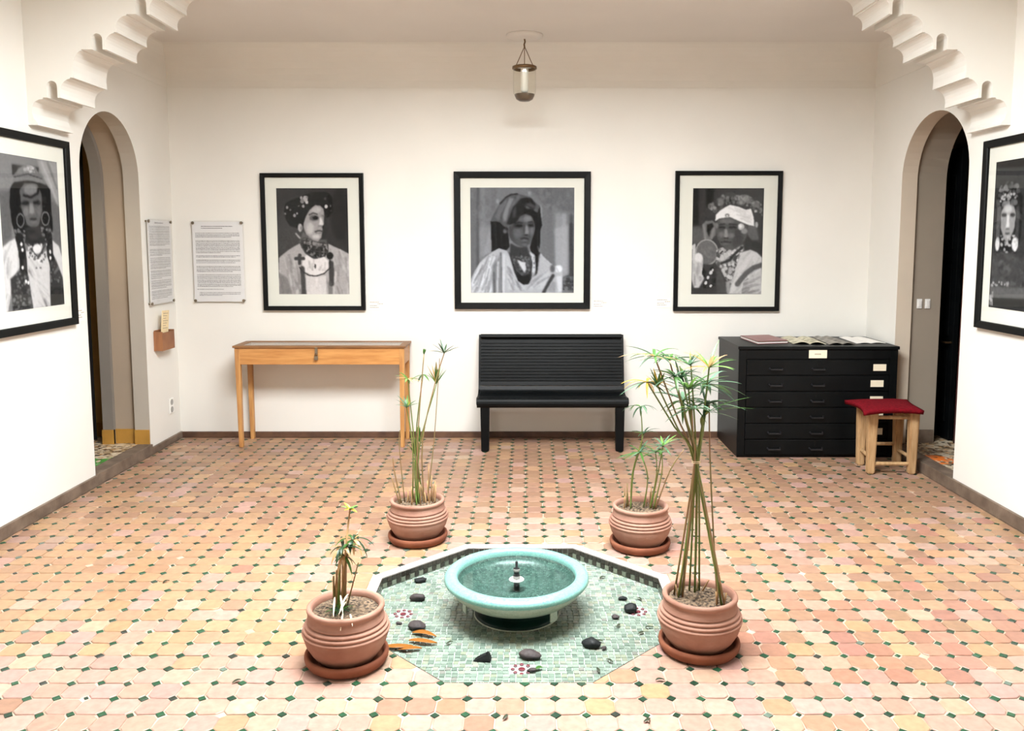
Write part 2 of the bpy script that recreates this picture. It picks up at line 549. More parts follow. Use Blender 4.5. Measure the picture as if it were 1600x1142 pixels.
# passages beyond the doorways
def speckle_mat(name, spot, centre):
    m, N, L, P = new_mat(name)
    g = N.new('ShaderNodeNewGeometry')
    v = N.new('ShaderNodeTexVoronoi')
    v.inputs['Scale'].default_value = 38
    L.new(g.outputs['Position'], v.inputs['Vector'])
    sep = N.new('ShaderNodeSeparateColor')
    L.new(v.outputs['Color'], sep.inputs[0])
    cr = N.new('ShaderNodeValToRGB')
    cr.color_ramp.interpolation = 'CONSTANT'
    e = cr.color_ramp.elements
    e[0].color = rgb(206, 192, 168)
    e[1].position = 0.4
    e[1].color = rgb(112, 92, 70)
    for p, c in ((0.6, rgb(170, 150, 120)), (0.8, rgb(66, 56, 46)), (0.92, rgb(190, 150, 104))):
        x = e.new(p)
        x.color = c
    L.new(sep.outputs[0], cr.inputs[0])
    ds = N.new('ShaderNodeVectorMath')
    ds.operation = 'DISTANCE'
    L.new(g.outputs['Position'], ds.inputs[0])
    ds.inputs[1].default_value = centre
    lt = N.new('ShaderNodeMath')
    lt.operation = 'LESS_THAN'
    lt.inputs[1].default_value = 0.13
    L.new(ds.outputs['Value'], lt.inputs[0])
    gt = N.new('ShaderNodeMath')
    gt.operation = 'GREATER_THAN'
    gt.inputs[1].default_value = 0.25
    L.new(sep.outputs[1], gt.inputs[0])
    mu = N.new('ShaderNodeMath')
    mu.operation = 'MULTIPLY'
    L.new(lt.outputs[0], mu.inputs[0])
    L.new(gt.outputs[0], mu.inputs[1])
    mx = N.new('ShaderNodeMix')
    mx.data_type = 'RGBA'
    L.new(mu.outputs[0], mx.inputs[0])
    L.new(cr.outputs[0], mx.inputs[6])
    mx.inputs[7].default_value = spot
    L.new(mx.outputs[2], P.inputs['Base Color'])
    P.inputs['Roughness'].default_value = 0.35
    return m
M['speckle_l'] = speckle_mat('speckled_floor_green', rgb(70, 140, 60), (-3.12, 5.93, STEP))
M['speckle_r'] = speckle_mat('speckled_floor_orange', rgb(226, 120, 50), (3.04, 6.0, STEP))
tag(boxo('floor_passage', (-5.2, XL - 0.10, 4.9, YB + .1, 0, STEP), M['speckle_l']), 'speckled stone chip floor inside the left doorway', 'floor', kind='structure')
tag(boxo('floor_passage.001', (XR + 0.10, 5.2, 4.9, YB + .1, 0, STEP), M['speckle_r']), 'speckled stone chip floor inside the right doorway', 'floor', kind='structure')
for nm, b, m, lb in (
    ('wall_passage', (-5.2, -3.375, 6.74, 6.9, STEP, 2.9), M['ochre'], 'ochre painted wall inside the left passage'),
    ('wall_passage.001', (-5.2, -3.375, 4.9, 5.02, STEP, 2.9), M['ochre'], 'ochre painted near wall of the left passage'),
    ('wall_passage.002', (-5.3, -5.2, 4.9, 6.9, STEP, 2.9), M['ochre'], 'ochre painted end wall of the left passage'),
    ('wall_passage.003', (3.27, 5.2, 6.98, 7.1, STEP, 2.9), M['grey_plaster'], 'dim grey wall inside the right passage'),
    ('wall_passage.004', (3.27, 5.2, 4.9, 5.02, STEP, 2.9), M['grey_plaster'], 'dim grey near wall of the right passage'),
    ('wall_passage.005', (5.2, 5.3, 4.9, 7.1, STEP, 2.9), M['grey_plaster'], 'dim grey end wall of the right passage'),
    ('ceiling_passage', (-5.3, -3.12, 4.9, 7.1, 2.9, 3.0), M['grey_plaster'], 'low plaster ceiling of the left passage'),
    ('ceiling_passage.001', (3.04, 5.3, 4.9, 7.1, 2.9, 3.0), M['grey_plaster'], 'low plaster ceiling of the right passage')):
    tag(boxo(nm, b, m), lb, 'ceiling' if 'ceil' in nm else 'wall', kind='structure')
# ochre skirtings of the left jamb, dark one of the right jamb
bm = bmesh.new()
y = DOOR_L[1]
box(bm, XL - 0.12, XL - 0.004, y - 0.010, y + 0.02, STEP, 0.20)
box(bm, XL - 0.29, XL - 0.12, y + 0.025, y + 0.05, STEP, 0.20)
box(bm, XL - 0.38, XL - 0.29, y - 0.010, y + 0.02, STEP, 0.20)
box(bm, XL - 1.2, XL - 0.375, 6.725, 6.75, STEP, 0.20)
tag(obj('baseboard_passage', bm, M['ochre_dark']), 'ochre skirting round the left doorway jamb', 'baseboard', kind='structure')
bm = bmesh.new()
y = DOOR_R[1]
box(bm, XR + 0.13, XR + 0.35, y + 0.02, y + 0.045, STEP, 0.19)
tag(obj('baseboard_passage.001', bm, M['skirting']), 'grey skirting in the right doorway jamb', 'baseboard', kind='structure')


def curtain(name, label, x, y0, y1, z0, z1, material, amp=0.035, waves=9):
    t = thing(name, label, 'curtain', (x, (y0 + y1) / 2, z0))
    bm = bmesh.new()
    n, k = waves * 8, 6
    vv = []
    for i in range(n + 1):
        s = i / n
        col = []
        for j in range(k + 1):
            q = j / k
            a = amp * (0.5 + 0.5 * (1 - q))
            col.append(bm.verts.new((a * math.sin(s * waves * 2 * PI + 0.7 * math.sin(3 * s)), (s - 0.5) * (y1 - y0), q * (z1 - z0))))
        vv.append(col)
    for i in range(n):
        for j in range(k):
            bm.faces.new((vv[i][j], vv[i + 1][j], vv[i + 1][j + 1], vv[i][j + 1]))
    o = obj('cloth', bm, material, t, smooth=True)
    sm = o.modifiers.new('thick', 'SOLIDIFY')
    sm.thickness = 0.006
    bm = bmesh.new()
    tube(bm, [(0, -(y1 - y0) / 2 - .03, z1 - z0 + .01), (0, (y1 - y0) / 2 + .03, z1 - z0 + .01)], 0.012, 8)
    obj('rod', bm, M['black_plastic'], t)
    return t
curtain('curtain', 'near black curtain hanging inside the left arched doorway', -3.50, 5.15, 6.60, STEP + 0.005, 2.75, M['black_cloth'])
curtain('curtain', 'dark maroon curtain hanging inside the right arched doorway', 3.455, 5.3, 6.52, STEP + 0.005, 2.75, M['maroon_cloth'])

# fill light added to brighten the left passage, hidden behind the near jamb
pl2 = bpy.data.lights.new('passage_fill', 'POINT')
pl2.energy = 4.0
pl2.color = (1.0, 0.86, 0.62)
pl2.shadow_soft_size = 0.06
po2 = bpy.data.objects.new('passage_fill', pl2)
po2.location = (-3.42, 6.05, 1.70)
COL.objects.link(po2)

# black door leaf standing open in the right passage
dt = thing('door_leaf', 'black panelled door leaf standing in the right passage', 'door', (3.44, 6.90, STEP))
boxo('leaf', (-0.02, 0.02, -0.33, 0.06, 0.005, 2.35), M['black_wood'], dt, 0.004)
for z in (0.15, 0.85, 1.55):
    boxo('panel', (-0.032, -0.02, -0.27, 0.00, z, z + 0.58), M['black_wood'], dt, 0.004)
bm = bmesh.new()
tube(bm, [(-0.02, -0.30, 0.80), (-0.06, -0.30, 0.80), (-0.06, -0.22, 0.80)], 0.008, 8)
obj('handle', bm, M['brass_dark'], dt)

# ------------------------------------------------------------------ tiled floor
OC, OW = (-0.03, 3.745), 0.70          # octagonal basin: centre and half width
OE = OW * math.tan(PI / 8)
octo = [(OC[0] + sx * a, OC[1] + sy * b) for sx, sy, a, b in ((1, -1, OE, OW), (1, -1, OW, OE), (1, 1, OW, OE), (1, 1, OE, OW), (-1, 1, OE, OW), (-1, 1, OW, OE), (-1, -1, OW, OE), (-1, -1, OE, OW))]


def octo_edges(poly):
    n = len(poly)
    for i in range(n):
        yield poly[i], poly[(i + 1) % n]


def signed_out(p, a, b):
    """> 0 outside a counter-clockwise polygon edge"""
    return ((b[1] - a[1]) * (p[0] - a[0]) - (b[0] - a[0]) * (p[1] - a[1])) / math.hypot(b[0] - a[0], b[1] - a[1])


def clip_half(poly, a, b, keep_out=True, off=0.0):
    s = 1 if keep_out else -1
    res = []
    n = len(poly)
    for i in range(n):
        p, q = poly[i], poly[(i + 1) % n]
        dp, dq = s * (signed_out(p, a, b) - off), s * (signed_out(q, a, b) - off)
        if dp >= 0: res.append(p)
        if dp * dq < 0:
            t = dp / (dp - dq)
            res.append((p[0] + (q[0] - p[0]) * t, p[1] + (q[1] - p[1]) * t))
    return res


GZ = -0.004
bm = bmesh.new()
outer = [(XL - 0.1, BEHIND), (XR + 0.1, BEHIND), (XR + 0.1, YB + 0.1), (XL - 0.1, YB + 0.1)]
top = []
for poly in (outer, octo):
    vv = [bm.verts.new((p[0], p[1], GZ)) for p in poly]
    top += [bm.edges.new((vv[i], vv[(i + 1) % len(vv)])) for i in range(len(vv))]
bmesh.ops.triangle_fill(bm, use_beauty=True, use_dissolve=False, edges=top)
ex = bmesh.ops.extrude_face_region(bm, geom=bm.faces[:])
for v in ex['geom']:
    if isinstance(v, bmesh.types.BMVert): v.co.z = -0.12
floor = tag(obj('floor', bm, M['grout']), 'terracotta tiled courtyard floor with small green insets', 'floor', kind='structure')

PX, PY, AX, AYY = 0.1095, 0.1063, -0.003, 2.824
CH, GAP = 0.0195, 0.0022
PAL = [(.34, .205, .155, 1), (.33, .185, .130, 1), (.37, .235, .165, 1), (.40, .265, .20, 1), (.29, .140, .098, 1), (.35, .205, .125, 1), (.38, .245, .15, 1), (.24, .110, .080, 1), (.44, .315, .245, 1), (.34, .195, .16, 1)]
PALW = np.array([3, 3, 3, 2.4, 1.6, 2, 2, 0.8, 1.4, 2.0])


def zone_noise(x, y, s, k):
    return math.sin(x * s + k) * math.cos(y * s * 1.3 + 2 * k) + 0.5 * math.sin(x * s * 2.1 - y * s * 1.7 + 3 * k)


def tile_colour(x, y, r):
    """hand-cut terracotta: ochre batch on the left, pink batch in front, redder batch at front right, brown by the gallery"""
    w0 = {'ochre': 0.30 + 0.30 * (y > 3.25) + 1.0 * (x < -0.75) * (y > 3.2) + 0.35 * zone_noise(x, y, 1.1, 1.2),
          'pink': 0.55 + 1.2 * (y < 3.25 + 0.12 * math.sin(3 * x)) + 0.3 * zone_noise(x, y, 1.4, 2.6),
          'red': 0.12 + 1.0 * (x > 0.95 + 0.1 * math.sin(9 * y)) * (2.95 < y < 3.75) + 0.25 * zone_noise(x, y, 1.7, 4.1),
          'brown': 0.30 + 1.5 * (y > 5.0) + 0.3 * (x > 1.4) + 0.3 * zone_noise(x, y, 1.2, 0.4),  # weight beyond the arch paints gallery shade into the tile colour
          'pale': 0.30 + 0.25 * zone_noise(x, y, 2.1, 5.0)}
    k = list(w0)
    p = np.array([max(0.02, w0[q]) ** 1.6 for q in k])
    q = k[r.choice(5, p=p / p.sum())]
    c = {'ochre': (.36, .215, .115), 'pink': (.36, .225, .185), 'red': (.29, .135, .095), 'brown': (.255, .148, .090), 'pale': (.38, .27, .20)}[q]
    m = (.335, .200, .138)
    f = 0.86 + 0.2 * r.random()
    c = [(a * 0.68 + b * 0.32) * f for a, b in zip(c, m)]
    return (c[0], c[1] * (0.96 + 0.08 * r.random()), c[2] * (0.94 + 0.12 * r.random()), 1)


def tile_poly(cx, cy, r):
    hx, hy = PX / 2 - GAP, PY / 2 - GAP
    j = lambda: (r.random() - 0.5) * 0.005
    c = CH
    return [(cx + sx + j(), cy + sy + j()) for sx, sy in ((-hx + c, -hy), (hx - c, -hy), (hx, -hy + c), (hx, hy - c), (hx - c, hy), (-hx + c, hy), (-hx, hy - c), (-hx, -hy + c))]


tiles, greens = [], []
nx0, nx1 = int((XL - AX) / PX) - 1, int((XR - AX) / PX) + 1
ny0, ny1 = int((1.6 - AYY) / PY), int((YB - AYY) / PY) + 1
for iy in range(ny0, ny1 + 1):
    for ix in range(nx0, nx1 + 1):
        for kind in (0, 1):
            cx = AX + PX * (ix + (0.5 if kind == 0 else 0))
            cy = AYY + PY * (iy + (0.5 if kind == 0 else 0))
            if kind == 0:
                poly = tile_poly(cx, cy, RNG)
            else:
                if RNG.random() < 0.02: continue
                cx += (RNG.random() - 0.5) * 0.008
                cy += (RNG.random() - 0.5) * 0.008
                d = 0.0178 * (0.85 + 0.3 * RNG.random()) * (1 if RNG.random() > 0.06 else 0.6)
                a0 = (RNG.random() - 0.5) * 0.35
                poly = [(cx + d * math.cos(a0 + k * PI / 2) * 1.0, cy + d * math.sin(a0 + k * PI / 2)) for k in range(4)]
            # keep clear of the basin (with its cement rim on the far side) and of the walls
            rim = 0.055 if cy > 3.55 else 0.003
            so = [(signed_out((cx, cy), a, b), a, b) for a, b in octo_edges(octo)]
            m_, a_, b_ = max(so, key=lambda q: q[0])
            if m_ < rim - 0.05: continue
            if m_ < 0.16: poly = clip_half(poly, a_, b_, True, rim)
            lim = [((XL + 0.02, 9), (XL + 0.02, -9)), ((XR - 0.02, -9), (XR - 0.02, 9)), ((9, YB - 0.018), (-9, YB - 0.018))]
            for a2, b2 in lim:
                if len(poly) >= 3: poly = clip_half(poly, a2, b2, False, 0)
            if len(poly) < 3: continue
            ar = abs(sum(p[0] * q[1] - q[0] * p[1] for p, q in zip(poly, poly[1:] + poly[:1]))) / 2
            if ar < (0.0012 if kind == 0 else 0.00008): continue
            px, py = project(cx, cy, 0)
            vis = -10 < px < 1610 and py < 1150
            (tiles if kind == 0 else greens).append((not vis, cy + 0.02 * abs(cx), cx, cy, poly))


def poly_verts(poly, ztop, zbot, bev):
    """a slab with a bevelled top: verts and faces"""
    n = len(poly)
    cx = sum(p[0] for p in poly) / n
    cy = sum(p[1] for p in poly) / n
    ins = []
    for p in poly:
        d = math.hypot(p[0] - cx, p[1] - cy)
        k = max(0.3, 1 - bev / max(d, 1e-4))
        ins.append((cx + (p[0] - cx) * k, cy + (p[1] - cy) * k, ztop))
    v = ins + [(p[0], p[1], ztop - bev * 0.7) for p in poly] + [(p[0], p[1], zbot) for p in poly]
    f = [tuple(range(n))]
    for i in range(n):
        j = (i + 1) % n
        f.append((n + i, n + j, j, i))
        f.append((2 * n + i, 2 * n + j, n + j, n + i))
    return v, f


def add_pieces(name, items, colour, single_mat, field_mat, parent, ztop, zbot, bev, field_name, limit=300, jit=0.0012):
    items.sort(key=lambda q: (q[0], q[1]))
    for it in items[:limit]:
        _, _, cx, cy, poly = it
        v, f = poly_verts([(p[0] - cx, p[1] - cy) for p in poly], 0, zbot - ztop, bev)
        me = bpy.data.meshes.new(name)
        me.from_pydata(v, [], f)
        o = link(name, me, single_mat, parent, (cx, cy, ztop + RNG.uniform(-jit, jit)), (RNG.uniform(-.006, .006), RNG.uniform(-.006, .006), 0))
        o.color = colour(cx, cy, RNG)
    V, Fc, C = [], [], []
    for it in items[limit:]:
        _, _, cx, cy, poly = it
        zz = ztop + RNG.uniform(-jit, jit)
        v, f = poly_verts(poly, zz, zbot, bev)
        tx, ty = RNG.uniform(-.006, .006), RNG.uniform(-.006, .006)
        v = [(p[0], p[1], p[2] + (p[0] - cx) * tx + (p[1] - cy) * ty) for p in v]
        b = len(V)
        V += v
        Fc += [tuple(i + b for i in q) for q in f]
        C += [colour(cx, cy, RNG)] * len(v)
    me = bpy.data.meshes.new(field_name)
    me.from_pydata(V, [], Fc)
    ca = me.color_attributes.new('Col', 'FLOAT_COLOR', 'POINT')
    ca.data.foreach_set('color', np.array(C, dtype=np.float32).ravel())
    o = link(field_name, me, field_mat, parent)
    o['kind'] = 'stuff'
    return o


GREENS = [rgb(26, 62, 40), rgb(32, 70, 46), rgb(22, 50, 34), rgb(40, 60, 44), rgb(40, 46, 38), rgb(84, 100, 88)]
def green_colour(x, y, r):
    return GREENS[r.choice(6, p=[.3, .24, .2, .12, .1, .04])]
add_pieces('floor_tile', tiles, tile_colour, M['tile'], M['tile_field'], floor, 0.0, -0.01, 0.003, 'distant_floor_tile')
add_pieces('green_tile', greens, green_colour, M['tile'], M['tile_field'], floor, 0.0004, -0.01, 0.0015, 'distant_green_tile', jit=0.0006)

# ------------------------------------------------------------------ sunken octagonal basin
BZ = -0.056
basin = thing('mosaic_basin', 'sunken octagonal pool floor of pale green mosaic under the fountain', 'pool basin', (OC[0], OC[1], BZ))
lo = [(p[0] - OC[0], p[1] - OC[1]) for p in octo]
bm = bmesh.new()
prism(bm, lo, lambda p, t: (p[0], p[1], -0.004 - t), 0.05)
n = 8
for i in range(8):
    a, b = lo[i], lo[(i + 1) % 8]
    bm.faces.new([bm.verts.new(q) for q in ((a[0], a[1], -0.004), (b[0], b[1], -0.004), (b[0], b[1], -BZ - 0.004), (a[0], a[1], -BZ - 0.004))])
obj('bed', bm, M['mosaic_grout'], basin)
# cement rim on the far sides, flush with the floor
bm = bmesh.new()
W2 = OW + 0.05
sc = W2 / OW
for i in range(8):
    a, b = lo[i], lo[(i + 1) % 8]
    if (a[1] + b[1]) / 2 < -0.2: continue
    qs = [(a[0], a[1]), (a[0] * sc, a[1] * sc), (b[0] * sc, b[1] * sc), (b[0], b[1])]
    v = [bm.verts.new((q[0], q[1], -BZ + 0.002)) for q in qs] + [bm.verts.new((q[0], q[1], -BZ - 0.01)) for q in qs]
    bm.faces.new(v[:4])
    for k in range(4):
        bm.faces.new((v[k], v[(k + 1) % 4], v[4 + (k + 1) % 4], v[4 + k]))
obj('cement_rim', bm, M['rim_white'], basin)
# dark border tiles: two rows round the inside wall
V, Fc, C = [], [], []
BW = 0.0285
for i in range(8):
    a, b = Vector(lo[i]), Vector(lo[(i + 1) % 8])
    L_ = (b - a).length
    d = (b - a) / L_
    nin = Vector((-d.y, d.x))
    k = int(L_ / BW)
    for r_ in range(2):
        for j in range(k):
            s0, s1 = (j + 0.06) * L_ / k, (j + 0.94) * L_ / k
            z0, z1 = 0.003 + r_ * 0.026, 0.026 + r_ * 0.026
            dark = (r_ == 1) or (j % 2 == 0)
            p0, p1 = a + d * s0, a + d * s1
            base = len(V)
            for o_ in (0.0, 0.004):
                for p, z in ((p0, z0), (p1, z0), (p1, z1), (p0, z1)):
                    V.append((p.x + nin.x * o_, p.y + nin.y * o_, z))
            Fc += [tuple(base + q for q in f) for f in ((4, 5, 6, 7), (0, 1, 5, 4), (1, 2, 6, 5), (2, 3, 7, 6), (3, 0, 4, 7))]
            c = rgb(52, 46, 40) if dark else rgb(112, 118, 104)
            f_ = RNG.uniform(0.7, 1.3)
            C += [(c[0] * f_, c[1] * f_, c[2] * f_, 1)] * 8
me = bpy.data.meshes.new('border_tile')
me.from_pydata(V, [], Fc)
me.color_attributes.new('Col', 'FLOAT_COLOR', 'POINT').data.foreach_set('color', np.array(C, dtype=np.float32).ravel())
o = link('border_tile', me, M['mosaic_field'], basin)
o['kind'] = 'stuff'
# mosaic tesserae
MP = 0.0262
ROS = [(-0.552, 0.008), (0.012, -0.499), (0.562, 0.032), (0.02, 0.52)]
ms = []
k = int(OW / MP) + 1
for iy in range(-k, k + 1):
    sh = RNG.uniform(-.004, .004)
    for ix in range(-k, k + 1):
        cx, cy = ix * MP + sh + RNG.uniform(-.001, .001), iy * MP + RNG.uniform(-.001, .001)
        so = max(signed_out((cx, cy), a, b) for a, b in octo_edges(lo))
        if so > -0.004: continue
        if any(math.hypot((cx - r[0]), (cy - r[1])) < 0.050 for r in ROS): continue
        h = MP / 2 - 0.0014
        j = lambda: RNG.uniform(-.0012, .0012)
        poly = [(cx - h + j(), cy - h + j()), (cx + h + j(), cy - h + j()), (cx + h + j(), cy + h + j()), (cx - h + j(), cy + h + j())]
        if so > -0.02:
            for a, b in octo_edges(lo):
                if len(poly) >= 3: poly = clip_half(poly, a, b, False, -0.003)
            if len(poly) < 3: continue
        ms.append((False, cy, cx, cy, poly))
def mosaic_colour(x, y, r):
    c = (rgb(116, 131, 120), rgb(104, 120, 108), rgb(126, 140, 127), rgb(120, 128, 110), rgb(92, 108, 97), rgb(130, 134, 122), rgb(112, 114, 107))[r.choice(7, p=[.28, .2, .2, .12, .09, .08, .03])]
    f_ = r.uniform(.92, 1.06)
    return (c[0] * f_, c[1] * f_, c[2] * f_, 1)
add_pieces('mosaic_tile', ms, mosaic_colour, M['mosaic'], M['mosaic_field'], basin, 0.0, -0.006, 0.0015, 'distant_mosaic_tile', jit=0.0007)
# rosettes of dark red tesserae
M['rosette_red'] = mat('dark_red_tessera', rgb(92, 34, 44), 0.3, var=0.15, scale=40)
for cx, cy in ROS:
    bm = bmesh.new()
    for q in range(9):
        if q == 8: px_, py_, rr = cx, cy, 0.015
        else:
            a = q * PI / 4
            px_, py_, rr = cx + 0.037 * math.cos(a), cy + 0.037 * math.sin(a), 0.0088
        lathe(bm, [(rr, -0.004), (rr, 0.0005), (rr * 0.8, 0.0015), (0, 0.0015)], 8, (px_, py_))
    obj('rosette_inlay', bm, M['rosette_red'], basin)

# ------------------------------------------------------------------ fountain bowl
fx, fy = -0.045, 3.765
ft = thing('fountain', 'round turquoise mosaic fountain bowl standing in the sunken basin', 'fountain', (fx, fy, BZ + 0.001))
z = lambda q: q - BZ            # heights given above the floor
latheo('base', [(0.0, 0.0), (0.199, 0.0), (0.199, 0.010), (0.188, 0.018), (0.172, 0.024), (0.160, 0.036), (0.152, z(0.006)), (0.10, z(0.018)), (0, z(0.018))], M['green_glaze'], ft, 64)
latheo('base_ring', [(0.196, 0.0), (0.203, 0.0), (0.203, 0.004), (0.196, 0.005)], M['cream_mosaic'], ft, 64)
latheo('bowl', [(0.0, z(0.006)), (0.15, z(0.006)), (0.215, z(0.016)), (0.262, z(0.036)), (0.298, z(0.064)), (0.318, z(0.092)), (0.326, z(0.113))], M['cream_mosaic'], ft, 72)
latheo('rim', [(0.322, z(0.104)), (0.334, z(0.106)), (0.340, z(0.113)), (0.340, z(0.125)), (0.334, z(0.135)), (0.320, z(0.142)), (0.302, z(0.145)), (0.286, z(0.142)), (0.279, z(0.132)), (0.278, z(0.112))], M['turquoise'], ft, 72)
latheo('basin_lining', [(0.278, z(0.113)), (0.272, z(0.098)), (0.25, z(0.080)), (0.20, z(0.064)), (0.12, z(0.056)), (0, z(0.054))], M['teal'], ft, 72)
latheo('water', [(0.2765, z(0.106)), (0.0, z(0.106))], M['water'], ft, 64)
nz = latheo('nozzle', [(0.0, z(0.056)), (0.014, z(0.056)), (0.014, z(0.112)), (0.017, z(0.115)), (0.017, z(0.128)), (0.013, z(0.131)), (0.013, z(0.146)), (0.015, z(0.149)), (0.015, z(0.158)), (0.006, z(0.164)), (0.0065, z(0.190)), (0.004, z(0.196)), (0, z(0.196))], M['black_plastic'], ft, 20)
latheo('nozzle_disc', [(0.0, z(0.104)), (0.035, z(0.104)), (0.036, z(0.107)), (0.033, z(0.110)), (0.016, z(0.1105))], M['white_plastic'], nz, 32)
latheo('nozzle_band', [(0.0172, z(0.113)), (0.0178, z(0.117)), (0.0178, z(0.122)), (0.0172, z(0.126))], M['grey_plastic'], nz, 20)
latheo('nozzle_band', [(0.0152, z(0.147)), (0.0162, z(0.150)), (0.0162, z(0.158)), (0.0152, z(0.160))], M['grey_plastic'], nz, 20)
for a in (205, 310):
    ca, sa = math.cos(math.radians(a)), math.sin(math.radians(a))
    bm = bmesh.new()
    box(bm, -0.020, 0.020, -0.003, 0.003, 0.052, z(0.056))
    obj('support_tab', bm, M['cream_mosaic'], ft, loc=(0.262 * ca, 0.262 * sa, 0), rot=(0, 0, math.radians(a) + PI / 2))

# ------------------------------------------------------------------ framed pictures
class Canvas:
    """flat print painted on a grid of points; coordinates as given by the four corners"""
    def __init__(s, wd, ht, corners, bgv):
        s.W, s.H = wd, ht
        u = np.linspace(0, 1, wd)[None, :, None]
        v = np.linspace(0, 1, ht)[:, None, None]
        tl, tr, br, bl = [np.array(c, float) for c in corners]
        P = (tl * (1 - u) + tr * u) * (1 - v) + (bl * (1 - u) + br * u) * v
        s.X, s.Y = P[..., 0], P[..., 1]
        s.a = np.full((ht, wd), float(bgv))
        s.px = (np.linalg.norm(tr - tl) / wd + np.linalg.norm(bl - tl) / ht) / 2
        s.r = np.random.default_rng(11)

    def blur(s, m, k):
        k = int(max(0, round(k)))
        for _ in range(k):
            q = np.pad(m, 1, mode='edge')
            m = (q[1:-1, :-2] + 2 * q[1:-1, 1:-1] + q[1:-1, 2:]) / 4
            q = np.pad(m, 1, mode='edge')
            m = (q[:-2, 1:-1] + 2 * q[1:-1, 1:-1] + q[2:, 1:-1]) / 4
        return m

    def put(s, m, val, soft=1, al=1.0):
        m = s.blur(m.astype(float), soft) * al
        s.a = s.a * (1 - m) + val * m

    def mask(s, pts):
        m = np.zeros(s.X.shape, bool)
        n = len(pts)
        for i in range(n):
            (x0, y0), (x1, y1) = pts[i], pts[(i + 1) % n]
            if y0 == y1: continue
            c = (y0 > s.Y) != (y1 > s.Y)
            m ^= c & (s.X < (x1 - x0) * (s.Y - y0) / (y1 - y0) + x0)
        return m

    def poly(s, val, *pts, soft=1, al=1.0):
        s.put(s.mask(pts), val, soft, al)

    def ell(s, val, cx, cy, rx, ry, soft=1, al=1.0, rot=0):
        c, q = math.cos(math.radians(rot)), math.sin(math.radians(rot))
        dx, dy = s.X - cx, s.Y - cy
        s.put(((dx * c + dy * q) / rx) ** 2 + ((-dx * q + dy * c) / ry) ** 2 < 1, val, soft, al)

    def ring(s, val, cx, cy, rx, ry, t, soft=1, al=1.0):
        e = np.sqrt(((s.X - cx) / rx) ** 2 + ((s.Y - cy) / ry) ** 2)
        s.put(np.abs(e - 1) < t / ((rx + ry) / 2), val, soft, al)

    def line(s, val, wd, *pts, soft=1, al=1.0):
        m = np.zeros(s.X.shape, bool)
        for (x0, y0), (x1, y1) in zip(pts, pts[1:]):
            dx, dy = x1 - x0, y1 - y0
            t = np.clip(((s.X - x0) * dx + (s.Y - y0) * dy) / max(dx * dx + dy * dy, 1e-6), 0, 1)
            m |= np.hypot(s.X - x0 - t * dx, s.Y - y0 - t * dy) < wd / 2
        s.put(m, val, soft, al)

    def specks(s, pts, lo, hi, size, n, al=0.8):
        m = s.mask(pts)
        idx = np.argwhere(m)
        if not len(idx): return
        for _ in range(n):
            j, i = idx[s.r.integers(len(idx))]
            k = size * s.r.uniform(.5, 1.3)
            mm = (((s.X - s.X[j, i]) / k) ** 2 + ((s.Y - s.Y[j, i]) / (k * s.r.uniform(.7, 1.5))) ** 2 < 1) & m
            s.put(mm, s.r.uniform(lo, hi), 1, al)

    def folds(s, pts, val, wd, n, ang, length, al=0.5):
        m0 = s.mask(pts)
        idx = np.argwhere(m0)
        for _ in range(n):
            j, i = idx[s.r.integers(len(idx))]
            a = math.radians(ang + s.r.uniform(-14, 14))
            l_ = length * s.r.uniform(.5, 1.2)
            x0, y0 = s.X[j, i], s.Y[j, i]
            dx, dy = l_ * math.cos(a), l_ * math.sin(a)
            t = np.clip(((s.X - x0) * dx + (s.Y - y0) * dy) / (l_ * l_), 0, 1)
            mm = (np.hypot(s.X - x0 - t * dx, s.Y - y0 - t * dy) < wd * s.r.uniform(.4, .9)) & m0
            s.put(mm, val + s.r.uniform(-25, 15), 2, al * 0.8)

    def grain(s, amp, k=1):
        g = s.blur(s.r.normal(0, 1, s.a.shape), k)
        s.a = s.a + g / g.std() * amp * 0.45

    def mesh(s, name, wm, hm, tint=(1, 1, 1)):
        a = np.clip(s.a * 0.97 - 12, 3, 255) / 255
        l_ = np.where(a <= 0.04045, a / 12.92, ((a + 0.055) / 1.055) ** 2.4)
        H, W = s.H, s.W
        xs = np.linspace(-wm / 2, wm / 2, W)
        zs = np.linspace(hm / 2, -hm / 2, H)
        co = np.zeros((H, W, 3), np.float32)
        co[..., 0] = xs[None, :]
        co[..., 2] = zs[:, None]
        i = np.arange((H - 1) * (W - 1))
        r, c = i // (W - 1), i % (W - 1)
        q = np.stack([r * W + c, (r + 1) * W + c, (r + 1) * W + c + 1, r * W + c + 1], 1)
        me = bpy.data.meshes.new(name)
        me.vertices.add(H * W)
        me.vertices.foreach_set('co', co.ravel())
        me.loops.add(len(q) * 4)
        me.loops.foreach_set('vertex_index', q.ravel().astype(np.int32))
        me.polygons.add(len(q))
        me.polygons.foreach_set('loop_start', (np.arange(len(q)) * 4).astype(np.int32))
        me.update(calc_edges=True)
        me.validate()
        cl = np.ones((H, W, 4), np.float32)
        for k in range(3): cl[..., k] = l_ * tint[k]
        me.color_attributes.new('Col', 'FLOAT_COLOR', 'POINT').data.foreach_set('color', cl.ravel())
        return me


